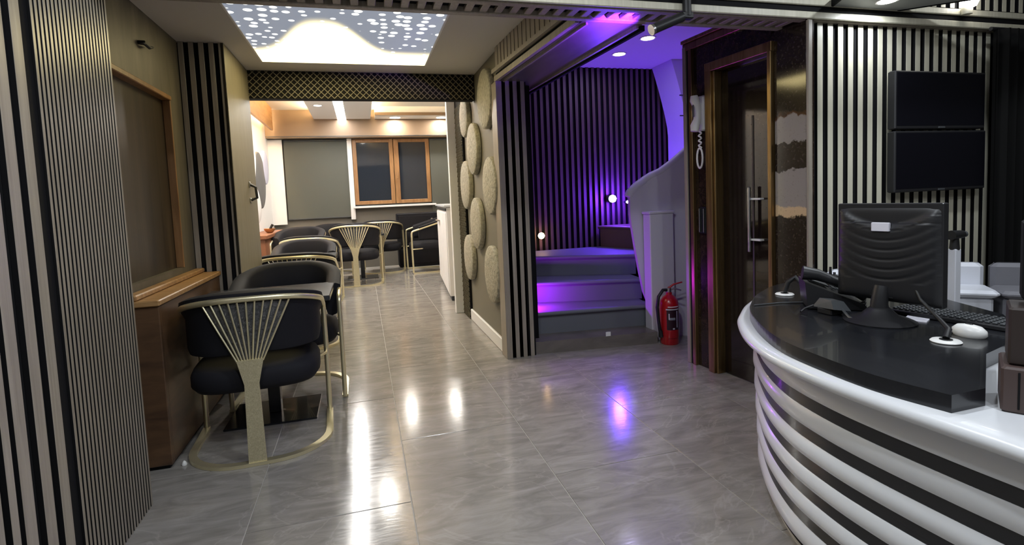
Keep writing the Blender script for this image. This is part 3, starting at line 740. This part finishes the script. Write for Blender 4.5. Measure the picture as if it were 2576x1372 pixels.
# local x = toward the screen side, y along the width; yaw slightly
mo.rotation_euler = (0, 0, math.radians(9.8))
def shell():
    b_ = MB(); ny, nz = 28, 90; vs = []; hw, z0, z1 = .182, .075, .435
    tilt = .06
    for j in range(nz+1):
        z = z0+(z1-z0)*j/nz
        for i in range(ny+1):
            y = -hw+2*hw*i/ny
            u = y/hw; v = (z-z0)/(z1-z0)
            e = (1-abs(u)**14)*(1-abs(2*v-1)**16)
            d = .022+.024*e+.010*(1-u*u)*(v < .8)
            yb = .93-.20*(1-u*u)             # smile shaped crease
            if v > yb: d -= .012*min(1, (v-yb)*14)*(e > .02)
            else: d -= .004*max(0, math.cos((v-yb)*2*math.pi*10)-.5)*2*(abs(u) < .93)*(v > .22)
            vs.append((-d+tilt*(z-z0)*.3, y, z))
    fs = [(j*(ny+1)+i, j*(ny+1)+i+1, (j+1)*(ny+1)+i+1, (j+1)*(ny+1)+i) for j in range(nz) for i in range(ny)]
    fs = [q[::-1] for q in fs]
    b_.add(vs, fs, True); return b_
bk = shell().build('back_shell', PLAST, mo)
MB().bbox(-.022, .012, -.183, .183, .072, .437, .003).build('bezel', PLAST, mo)
MB().box(.0121, .0135, -.17, .17, .09, .425).build('display', mat('screen_glow', (.02, .03, .05), .2), mo)
MB().bbox(-.058, -.044, -.028, .034, .335, .368, .002).build('sticker', PAPER, mo)
MB().bbox(-.052, -.02, -.045, .045, .085, .155, .006).build('hinge_block', RUBBER, mo)
nk = MB().tube([(-.055, 0, .012), (-.062, 0, .07), (-.045, 0, .13)], [.034, .028, .026], 14); nk.build('neck', PLAST, mo)
o = MB().lathe([(.115, 0), (.117, .004), (.10, .012), (.06, .026), (.036, .05), (.03, .055)], (-.06, 0, 0), 32).build('base', PLAST, mo)
tag(mo, 'black computer monitor seen from behind on the desk worktop', 'monitor')

kb = empty('keyboard', (2.075, 1.43, ZT), math.radians(10))
MB().bbox(-.07, .07, -.20, .20, 0, .018, .004).build('body', PLAST, kb)
kme = M1(MB().bbox(-.007, .007, -.007, .007, .018, .025, .002), 'key', PLAST2)
for i in range(6):
    for j in range(18): link('key', kme, kb, (-.052+.0205*i, -.178+.021*j, 0))
tag(kb, 'black keyboard lying behind the monitor on the worktop', 'keyboard')
ms = MB(); prof_ = []
ms.lathe([(.030, 0), (.034, .008), (.033, .022), (.024, .034), (.008, .039)], n=20)
mse = empty('computer_mouse', (1.895, 1.265, ZT)); mob = ms.build('shell', WPLAST, mse); mob.scale = (1.0, 1.5, 1); MB().bbox(-.004, .004, -.01, .012, .036, .042, .002).build('wheel', RUBBER, mse)
MB().tube([(.03, .03, .01), (.07, .07, .006), (.10, .10, .006)], .003, 6).build('cable', RUBBER, mse)
tag(mse, 'white computer mouse at the right end of the black worktop', 'computer mouse')
def grommet(loc_, label):
    t = empty('cable_grommet', loc_)
    MB().lathe([(.040, 0), (.042, .003), (.038, .007), (.02, .008)], n=24).build('ring', WPLAST, t)
    MB().lathe([(.018, .004), (.018, .0095)], n=16).build('hole', RUBBER, t)
    tag(t, label, 'cable grommet', 'white cable grommets')
grommet((1.91, 2.08, ZT), 'white oval cable grommet beside the desk telephone')
grommet((1.764, 1.245, ZT), 'white oval cable grommet in front of the computer mouse')
c1 = MB().tube([(1.91, 2.08, ZT+.012), (1.925, 2.075, ZT+.06), (1.945, 2.05, ZT+.085), (1.955, 2.02, ZT+.05), (1.95, 1.95, ZT+.012), (1.945, 1.88, ZT+.008)], [.012, .012, .012, .008, .006, .006], 8)
tag(c1.build('phone_cable', RUBBER), 'black cable arching out of the grommet toward the telephone', 'cable')
c2 = MB().tube([(1.764, 1.245, ZT+.012), (1.79, 1.255, ZT+.035), (1.82, 1.30, ZT+.05), (1.85, 1.39, ZT+.10), (1.866, 1.43, ZT+.15)], [.010, .009, .007, .006, .006], 8)
tag(c2.build('monitor_cable', RUBBER), 'black cable rising from the front grommet to the monitor', 'cable')
c3 = MB().tube([(1.62, 1.94, ZT+.004), (1.75, 1.93, ZT+.004), (1.85, 1.89, ZT+.005), (1.88, 1.84, ZT+.006)], .003, 6)
tag(c3.build('thin_wire', PLAST2), 'thin grey wire running over the far end of the worktop', 'wire')

pn = empty('desk_telephone', (1.89, 1.80, ZT), math.radians(-36))
def slab(p, wdt, thick):  # side profile in x-z swept in y
    pass
MB().add([(-.10, -.09, .006), (.12, -.09, .004), (.12, .09, .004), (-.10, .09, .006), (-.11, -.09, .115), (.10, -.09, .03), (.10, .09, .03), (-.11, .09, .115)], [(3, 2, 1, 0), (4, 5, 6, 7), (0, 1, 5, 4), (1, 2, 6, 5), (2, 3, 7, 6), (3, 0, 4, 7)]).build('body', PLAST, pn)
hp = [(-.115, -.055, .15), (-.06, -.055, .142), (0, -.055, .118), (.06, -.055, .092), (.115, -.055, .062)]
MB().tube(hp, [.030, .024, .019, .024, .030], 12).build('handset', PLAST, pn)
MB().obox((-.045, .03, .098), (.035, 0, -.0135), (0, .045, 0), (.001, 0, .003)).build('display', PLAST2, pn)
bt = M1(MB().obox((0, 0, 0), (.008, 0, -.0031), (0, .008, 0), (.001, 0, .003)), 'button', PLAST2)
for i in range(4):
    for j in range(3): link('button', bt, pn, (.012+.022*i, .005+.024*j, .0745-.0085*i))
cdp = [(.10+.03*math.sin(k*.9)*.3, -.06+.012*math.cos(k*.9)-.001*k, .04-.0015*k+.006*math.sin(k*.9)) for k in range(18)]
MB().tube(cdp, .004, 6).build('cord', RUBBER, pn)
tag(pn, 'black desk telephone with angled body left of the monitor', 'telephone')
ad = empty('cable_adapter', (1.775, 1.70, ZT))
MB().add([(-.04, -.06, .03), (.03, -.075, .02), (.05, .02, .02), (-.02, .06, .02), (-.03, -.04, .06), (.02, -.05, .055), (.03, .01, .055), (-.015, .03, .06), ], [(3, 2, 1, 0), (4, 5, 6, 7), (0, 1, 5, 4), (1, 2, 6, 5), (2, 3, 7, 6), (3, 0, 4, 7)]).build('case', PLAST2, ad)
MB().bbox(-.03, .03, -.04, .03, 0, .024, .004).build('foot', RUBBER, ad)
MB().tube([(-.0, -.06, .03), (-.03, -.12, .012), (-.04, -.17, .006), (-.03, -.2, .006)], .005, 6).build('lead', PLAST2, ad)
MB().tube([(-.035, .04, .03), (-.06, .06, .015), (-.09, .05, .006)], .004, 6).build('lead', RUBBER, ad)
tag(ad, 'grey plastic adapter with leads between telephone and monitor foot', 'adapter')
wt = empty('handheld_radio', (2.13, 2.02, ZT))
MB().bbox(-.025, .025, -.018, .018, 0, .085, .005).build('body', RUBBER, wt)
MB().tube([(-.012, 0, .084), (-.012, 0, .125)], [.007, .005], 8).build('antenna', RUBBER, wt)
MB().lathe([(.006, .084), (.006, .097)], (.012, 0, 0), 10).build('knob', PLAST2, wt)
tag(wt, 'small black handheld radio with stub antenna behind the telephone', 'radio')
pp = MB().box(-.05, .05, -.035, .035, 0, .004)
o = pp.build('notepad', PAPER); o.location = (1.965, 1.49, ZT); o.rotation_euler = (0, 0, .5); tag(o, 'small white notepad lying behind the monitor foot', 'notepad')

# dark brown till on the white end of the desk
bx_ = empty('brown_cabinet', (1.447, .895, .736), math.radians(-56))
MB().bbox(0, .26, 0, .15, 0, .11, .005).build('lower_box', mat('brown_leather', (.07, .045, .04), .5), bx_)
MB().bbox(.012, .255, .02, .145, .111, .25, .005).build('upper_box', DBROWN, bx_)
MB().bbox(.035, .25, .03, .14, .251, .47, .02).build('black_hood', BLACK, bx_)
MB().bbox(.030, .034, -.002, .002, .01, .10, .001).build('seam', BLACK, bx_)
tag(bx_, 'dark brown box cabinet standing on the white end of the desk', 'cabinet')

# white and grey seats behind the desk
def seat(name, loc_, m_, label, w, post, rz=0):
    t = empty(name, loc_, math.radians(rz))
    MB().bbox(0, w, .09, .16, .40, .82, .02).build('backrest', m_, t)
    MB().bbox(-.01, w+.01, -.13, .10, .66, .70, .016).build('seat_cushion', m_, t)
    MB().bbox(0, w-.01, -.10, .088, .05, .659, .012).build('base', m_, t)
    for x in (.03, w-.05):
        for y in (-.09, .05): MB().box(x, x+.02, y, y+.02, 0, .05).build('foot', RUBBER, t)
    if post:
        MB().bbox(-.055, -.012, -.12, .12, .40, .72, .012).build('arm', m_, t)
    tag(t, label, 'seat', 'seats behind the desk')
seat('upholstered_seat', (3.09, 2.22, 0), WLEATH, 'white upholstered seat behind the right side of the monitor', .22, True, -42)
seat('upholstered_seat', (3.275, 2.055, 0), GLEATH, 'grey upholstered seat next to the white one by the added curtain', .17, False, -42)
seat('upholstered_seat', (2.47, 2.24, 0), WLEATH, 'white upholstered seat glimpsed between telephone and monitor', .30, False)
wc_ = empty('camera_post', (2.86, 1.985, 0))
MB().bbox(-.02, .02, -.02, .02, 0, .945, .004).build('post', WLEATH, wc_)
MB().lathe([(.07, 0), (.07, .012), (.03, .02)], n=20).build('foot', WLEATH, wc_)
MB().tube([(0, 0, .94), (0, 0, .995)], [.022, .018], 12).build('swivel', RUBBER, wc_)
MB().tube([(-.04, -.01, 1.015), (.05, -.0, 1.015)], [.024, .02], 12).build('body', RUBBER, wc_)
MB().tube([(.05, 0, 1.015), (.07, 0, 1.015)], [.014, .016], 12).build('lens', PLAST2, wc_)
tag(wc_, 'white post topped by a small black camera right of the monitor', 'camera post')

# ------------------------------------------------------------------ far lounge
struct(MB().box(-1.95, -1.65, 5.02, 11.3, 0, 3.6).build('wall_left_lounge', WPAINT), 'bright white left wall of the far lounge', 'wall')
struct(MB().box(-1.66, -1.0, 5.021, 5.10, 0, 3.6).build('wall_front_lounge', WPAINT), 'short return wall behind the left pillar', 'wall')
struct(MB().box(-.93, 1.3, 5.101, 5.16, ZC, 3.6).build('wall_over_beam', WPAINT), 'wall above the lattice beam on the lounge side', 'wall')
struct(MB().box(-1.9, 2.8, 11.2, 11.4, 0, 3.6).build('wall_far', mat('far_wall_grey', (.16, .15, .13), .7)), 'grey far wall of the lounge below the window', 'wall')
struct(MB().box(2.5, 2.8, 5.9, 11.3, 0, 3.6).build('wall_right_lounge', mat('warm_white', (.75, .70, .62), .6)), 'right side wall of the far lounge', 'wall')
struct(MB().box(1.24, 2.6, 5.80, 6.02, 0, 3.6).build('wall_end_lounge', mat('warm_white', (.75, .70, .62), .6)), 'end wall behind the white bar counter', 'wall')
struct(MB().box(-1.9, 2.8, 5.0, 11.4, 3.10, 3.22).build('ceiling_lounge', CEILW), 'upper cove ceiling of the far lounge', 'ceiling')
sf = struct(MB().box(-1.65, 2.5, 10.9, 11.2, 2.58, 3.10).build('trim_4', BROWNS), 'brown soffit box above the far window', 'soffit')
MB().box(-1.65, 2.5, 10.888, 10.902, 2.60, 2.612).build('shadow_line', PLAST2, sf)
sl_ = struct(MB().box(-1.52, -1.48, 5.2, 10.7, 2.70, 3.10).build('trim_5', mat('amber_wood', (.42, .22, .09), .45, fn=grain((.34, .17, .065), (.50, .28, .12), (12, 2, 12), 0))), 'amber wood soffit along the top of the left lounge wall', 'soffit')
# drop ceiling centre with strip light
dc = struct(MB().box(-.78, .26, 5.2, 11.0, 2.93, 2.99).build('ceiling_drop', CEILW), 'white dropped ceiling raft down the middle of the lounge', 'ceiling')
dr = struct(MB().box(.34, 2.5, 10.45, 10.9, 2.93, 3.10).build('ceiling_side', CEILW), 'lower ceiling panel with round downlights near the window', 'ceiling')
MB().box(.33, 2.5, 10.43, 10.45, 2.93, 2.985).build('panel_edge', BROWNS, dr)
sl = empty('strip_light', (-.27, 8.3, 2.928))
MB().box(-.075, .075, -2.6, 2.65, -.010, -.002).build('diffuser', LEDW, sl)
MB().box(-.09, -.076, -2.62, 2.67, -.012, 0).build('side_profile', WPAINT, sl); MB().box(.076, .09, -2.62, 2.67, -.012, 0).build('side_profile', WPAINT, sl)
tag(sl, 'long white LED strip light running down the lounge ceiling', 'strip light')
for x, yy0, yy1, nm in ((-.70, 5.4, 10.7, 'left'), (.18, 5.4, 10.7, 'right'), (-1.60, 5.4, 10.6, 'wall')):
    t = empty('cove_light', (x, (yy0+yy1)/2, 2.992 if nm != 'wall' else 2.96)); h = (yy1-yy0)/2
    MB().box(-.012, .012, -h, h, 0, .02).build('glow_strip', COVE, t)
    tag(t, 'warm cove light strip along the %s edge of the lounge ceiling raft' % nm if nm != 'wall' else 'warm light strip tucked behind the amber valance of the left lounge wall', 'cove light')
downlight((.72, 10.70, 2.93), .10, 'round lounge ceiling downlight left of the white column', 'round downlights')
downlight((1.62, 10.70, 2.93), .10, 'round lounge ceiling downlight partly behind the white column', 'round downlights')

for x, y, q in ((-.60, 6.6, 'nearest the lattice beam'), (.12, 7.6, 'right of the strip light'), (-.60, 9.4, 'left of the strip light')):  # added fixtures for the lounge fill light, out of sight behind the beam
    downlight((x, y, 2.93), .06, 'small added downlight in the lounge ceiling raft '+q, 'round downlights')
# blind, white edging, window
bl = empty('roller_blind', (-.80, 11.16, 1.05))
MB().box(-.58, .62, -.02, .0, 0, 1.50).build('fabric', BLIND, bl)
MB().tube([(-.58, -.02, 1.505), (.62, -.02, 1.505)], .02, 10).build('roller', PLAST2, bl)
MB().bbox(-.58, .62, -.026, .006, -.02, .004, .004).build('bottom_bar', PLAST2, bl)
tag(bl, 'large grey green roller blind left of the far window', 'blind')
b2 = empty('roller_blind', (1.85, 11.16, 1.05))
MB().box(-.44, .50, -.02, .0, 0, 1.50).build('fabric', BLIND, b2); MB().tube([(-.44, -.02, 1.505), (.5, -.02, 1.505)], .02, 10).build('roller', PLAST2, b2)
tag(b2, 'narrow strip of grey green roller blind right of the far window', 'blind')
wp = MB().prism([(-.16, 0), (.12, 0), (.12, -.03), (-.16, -.03)], 0, 1.62)
o = tag(wp.build('room_divider', WPAINT), 'tall white divider board in the corner left of the roller blind', 'divider'); o.location = (-1.52, 11.12, .95)
o = struct(MB().bbox(-.045, .045, -.06, 0, 0, 1.62, .006).build('trim_6', WPAINT), 'white upright trim between blind and window', 'trim'); o.location = (-.17, 11.18, .98)
w2 = struct(empty('window_2', (.62, 11.19, 1.27)), 'oak framed two sash window in the far wall', 'window')
for x0, x1 in ((-.74, -.66), (-.03, .05), (.06, .16), (.70, .78)): MB().bbox(x0, x1, -.06, .0, 0, 1.30, .008).build('stile', WINW, w2)
for x0, x1 in ((-.74, .05), (.06, .78)):
    MB().bbox(x0, x1, -.055, .0, 0, .07, .008).build('rail', WINW, w2); MB().bbox(x0, x1, -.055, .0, 1.23, 1.30, .008).build('rail', WINW, w2)
for x0, x1 in ((-.67, -.02), (.15, .71)): MB().box(x0, x1, -.028, -.02, .06, 1.24).build('pane', NGLASS, w2)
MB().tube([(.11, -.06, .62), (.11, -.085, .62), (.11, -.088, .50)], .012, 8).build('handle', WINW, w2)
MB().bbox(-.78, .86, -.14, .0, -.07, -.03, .006).build('sill', WPAINT, w2)

# discs on the far left wall
def fdisc(y, z, s, m_, lab):
    me = disc_me.copy(); me.materials.clear(); me.materials.append(m_)
    o = link('wall_disc', me, None, (-1.65, y, z), math.pi); o.scale = (1.2, s, s); tag(o, lab, 'wall disc')
fdisc(9.15, 2.05, 1.3, WPAINT, 'white disc high on the bright lounge wall')
fdisc(9.75, 1.75, 1.9, GREYD, 'large grey disc on the bright lounge wall')
fdisc(10.35, 2.0, 1.2, mat('lilac_disc', (.55, .55, .68), .5), 'lilac white disc beside the large grey one on the lounge wall')
fdisc(9.35, 1.35, 1.2, WPAINT, 'white disc under the large grey one on the lounge wall')
lg = empty('wall_ledge', (-1.45, 9.2, 0))
MB().bbox(-.2, .12, -.9, .9, .84, .90, .008).build('top', mat('red_brown_wood', (.22, .085, .04), .45), lg)
MB().bbox(-.2, .08, -.85, .85, 0, .84, .008).build('body', mat('red_brown_wood', (.22, .085, .04), .45), lg)
tag(lg, 'red brown wooden ledge unit along the bright lounge wall', 'ledge')
bw = empty('copper_bowl', (-1.40, 9.0, .90))
MB().lathe([(.03, 0), (.05, .01), (.08, .05), (.085, .07), (.078, .07), (.045, .02)], n=20).build('bowl', mat('copper', (.55, .25, .10), .35, .6), bw)
MB().tube([(.0, 0, .04), (.03, 0, .10), (.05, 0, .13)], [.02, .018, .02], 8).build('ladle', RUBBER, bw)
tag(bw, 'small copper bowl standing on the red brown ledge', 'bowl')

# white column and bar counter
wcx = struct(MB().bbox(.965, 1.058, 5.985, 6.06, 0, 3.3, .004).build('trim_7', WPAINT), 'tall white column jamb where corridor wall ends', 'column')
bc = empty('bar_counter', (1.02, 6.75, 0), math.radians(-4.5))
MB().bbox(0, .40, 0, 1.95, .06, 1.20, .008).build('body', WPAINT, bc)
MB().bbox(-.03, .43, -.03, 1.98, 1.205, 1.235, .006).build('top', WGLOSS, bc)
MB().bbox(-.012, .0, .0, 1.95, 1.155, 1.19, .003).build('dark_stripe', PLAST, bc)
MB().bbox(.02, .38, .02, 1.93, 0, .06, .004).build('plinth', PLAST2, bc)
for k in range(3): MB().bbox(-.010, .001, .03+.64*k, .64+.64*k, .09, 1.13, .003).build('door', WPAINT, bc)
MB().bbox(-.06, -.012, 1.2, 1.55, .985, 1.0, .004).build('rail_bar', mat('rail_brown', (.2, .16, .12), .4), bc)
tag(bc, 'white bar counter standing behind the white column', 'counter')

# black drawer cabinet at the back
bk_ = empty('black_cabinet', (1.10, 10.92, 0))
MB().bbox(-.45, .75, -.22, .20, 0, 1.06, .015).build('body', VELVET, bk_)
for k in range(3): MB().bbox(-.43, .73, -.235, -.221, .06+.33*k, .36+.33*k, .01).build('drawer_front', VELVET, bk_)
for x, z in ((.22, .93), (.14, .56)): MB().tube([(x, -.236, z), (x, -.262, z)], [.016, .022], 14).build('knob', STEEL, bk_)
tag(bk_, 'black upholstered drawer cabinet under the far window', 'cabinet')

# ------------------------------------------------------------------ armchairs
def u_path(w, d0, d1, r, z_back, z_front, k=9):
    """plan U: from front left, round the back, to front right"""
    pts = []
    pts.append((-w, d1)); pts.append((-w, (d1+d0+r)/2)); 
    for i in range(k+1):
        a = math.pi+math.pi/2*i/k; pts.append((-w+r+r*math.cos(a), d0+r+r*math.sin(a)))
    for i in range(k+1):
        a = 1.5*math.pi+math.pi/2*i/k; pts.append((w-r+r*math.cos(a), d0+r+r*math.sin(a)))
    pts.append((w, (d1+d0+r)/2)); pts.append((w, d1))
    out = []
    for x, y in pts:
        t = max(0, min(1, (y-d0)/(d1-d0))); out.append((x, y, z_back+(z_front-z_back)*t))
    return out
FANM = mat('speckled_dark_mesh', (.05, .05, .055), .4, fn=speckle((.012, .012, .014), (.13, .13, .135), (.42, .41, .39), 60, 110))
GLIT = mat('glitter_gold', (.72, .65, .44), .42, .6, fn=speckle((.50, .44, .27), (.80, .73, .50), (.95, .92, .78), 120, 150))
def make_chair():
    t = empty('armchair')
    w, d0, d1, r = .345, -.30, .27, .27
    rail = u_path(w, d0, d1, r, .850, .690)
    MB().tube(rail, .0155, 10).build('top_rail', GOLD, t)
    for s in (-1, 1):
        MB().tube([(s*w, d1-.006, .691), (s*w, d1+.012, .682), (s*w, d1+.022, .655), (s*(w+.002), d1+.026, .40), (s*w, d1+.02, .012)], .0150, 10).build('front_leg', GOLD, t)
    loop = u_path(w, d0, d1+.02, r, .010, .010)
    MB().sweep(loop, [(-.019, -.009), (.019, -.009), (.019, .009), (-.019, .009)]).build('floor_loop', GOLD, t)
    # flat post that fans out into rods
    MB().add([(-.042, d0-.012, .0), (.042, d0-.012, .0), (.042, d0+.004, .0), (-.042, d0+.004, .0),
              (-.034, d0-.012, .42), (.034, d0-.012, .42), (.034, d0+.004, .42), (-.034, d0+.004, .42),
              (-.062, d0-.012, .545), (.062, d0-.012, .545), (.062, d0+.004, .545), (-.062, d0+.004, .545)],
             [(3, 2, 1, 0), (8, 9, 10, 11)]+[(4*q+a, 4*q+(a+1) % 4, 4*q+4+(a+1) % 4, 4*q+4+a) for q in (0, 1) for a in range(4)]).build('post', GLIT, t)
    for k in range(11):
        u = -1+2*k/10
        xt = .205*u; yb = d0-.004
        yt = d0
        if abs(xt) > w-r: e = abs(xt)-(w-r); yt = d0+r-math.sqrt(r*r-e*e)
        MB().tube([(.058*u, yb, .535), (.058*u+(xt-.058*u)*.5, (yb+yt)/2-.004, .69), (xt, yt, .845)], .0048, 6).build('fan_rod', GOLD, t)
    fp = MB(); vs = []
    for k in range(13):
        u = -1+2*k/12; xt = .200*u; yt = d0
        if abs(xt) > w-r: e = abs(xt)-(w-r); yt = d0+r-math.sqrt(r*r-e*e)
        vs += [(.054*u, d0+.002, .54), (.054*u, d0+.005, .54), (xt, yt+.012, .838), (xt, yt+.009, .838)]
    fp.add(vs, [q for k in range(12) for q in ((4*k, 4*k+4, 4*k+7, 4*k+3), (4*k+1, 4*k+2, 4*k+6, 4*k+5))])
    fp.build('fan_mesh', FANM, t)
    # padded back band
    band = u_path(w-.012, d0+.018, .17, r-.012, 0, 0)
    def prof(s):
        yy = band[round(s*(len(band)-1))][1]; dr_ = .16*(yy-d0)/(d1-d0); a = abs(2*s-1); lo = .56-.02*a; hi = .895-dr_; th = .075
        o_ = -.005
        return [(o_-th*.5, lo), (o_-.008, lo+.012), (o_, lo+.04), (o_, hi-.095), (.022, hi-.033), (.018, hi-.010), (-.008, hi), (-.055, hi-.004), (-.078, hi-.03), (-.082, lo+.05), (-.07, lo+.012)]
    MB().sweep(band, prof).build('backrest', VELVET, t)
    # seat cushion
    pr_ = [(.80, .355), (.93, .365), (1.0, .395), (1.0, .445), (.95, .478), (.80, .495), (.40, .502)]
    b_ = MB(); n_ = 36; vs = []
    for f_, z in pr_:
        for k in range(n_):
            a = 2*math.pi*k/n_; c, s = math.cos(a), math.sin(a); e = .55
            vs.append((.318*f_*math.copysign(abs(c)**e, c), .015+.272*f_*math.copysign(abs(s)**e, s), z))
    N_ = len(pr_)
    fs = [(i*n_+k, i*n_+(k+1) % n_, (i+1)*n_+(k+1) % n_, (i+1)*n_+k) for i in range(N_-1) for k in range(n_)]+[tuple(range(n_-1, -1, -1)), tuple(range((N_-1)*n_, N_*n_))]
    b_.add(vs, fs, True).build('seat', VELVET, t)
    for s in (-1, 1): MB().tube([(s*.30, .10, .40), (s*.345, .20, .40), (s*.347, d1+.022, .40)], .009, 8).build('seat_bracket', GOLD, t)
    MB().tube([(0, -.22, .40), (0, d0-.002, .40)], .010, 8).build('seat_bracket', GOLD, t)
    return t
def make_table():
    t = empty('cafe_table')
    MB().bbox(-.385, .385, -.29, .29, .735, .765, .004).build('table_top', BMARBLE, t)
    MB().box(-.30, .30, -.23, .23, .715, .734).build('under_frame', RUBBER, t)
    MB().bbox(-.035, .035, -.035, .035, .012, .715, .004).build('column', BGLOSS, t)
    MB().bbox(-.26, .26, -.21, .21, 0, .012, .003).build('base_plate', BGLOSS, t)
    return t
chair0 = make_chair(); table0 = make_table(); used = set()
def put(proto, loc_, rz, label, cat, group, scale=1):
    o = proto if proto.name not in used else copy_tree(proto)
    used.add(proto.name)
    o.location = loc_; o.rotation_euler = (0, 0, math.radians(rz)); o.scale = (scale,)*3
    tag(o, label, cat, group)
G = 'black armchairs with pale gold frames'
put(chair0, (-.60, 3.19, 0), 3, 'nearest black armchair showing its gold fan back beside the wooden console', 'armchair', G)
put(chair0, (-.53, 4.00, 0), 180, 'black armchair facing the viewer across the nearest table', 'armchair', G)
put(chair0, (-.62, 5.32, 0), 0, 'black armchair back to back behind the second one, gold rail showing', 'armchair', G)
put(chair0, (-.68, 6.72, 0), 180, 'black armchair on the far side of the second table in the left row', 'armchair', G)
put(chair0, (-.70, 7.55, 0), -4, 'fifth black armchair of the left row, gold arm curving at its right', 'armchair', G, 1.03)
put(chair0, (-.97, 9.0, 0), 176, 'last black armchair of the left row by the bright lounge wall', 'armchair', G, 1.08)
put(chair0, (-.13, 8.95, 0), -2, 'black armchair with gold fan back standing alone in mid lounge', 'armchair', G, 1.12)
put(chair0, (-.58, 10.5, 0), 178, 'black armchair facing the viewer at the far end near the roller blind', 'armchair', G, 1.05)
put(chair0, (.33, 10.34, 0), -6, 'black armchair turned aside under the far window', 'armchair', G, 1.1)
put(chair0, (1.12, 10.02, 0), 93, 'black armchair in side view in front of the black cabinet', 'armchair', G, 1.1)
GT = 'dark cafe tables'
put(table0, (-.60, 3.60, 0), 0, 'dark pedestal table between the two nearest armchairs', 'table', GT)
put(table0, (-.68, 6.02, 0), 0, 'dark pedestal table in the middle of the left row of chairs', 'table', GT)
put(table0, (-.75, 8.25, 0), 0, 'dark pedestal table at the lounge end of the left row', 'table', GT)
put(table0, (-.05, 9.68, 0), 0, 'dark pedestal table in front of the lone mid lounge armchair', 'table', GT)
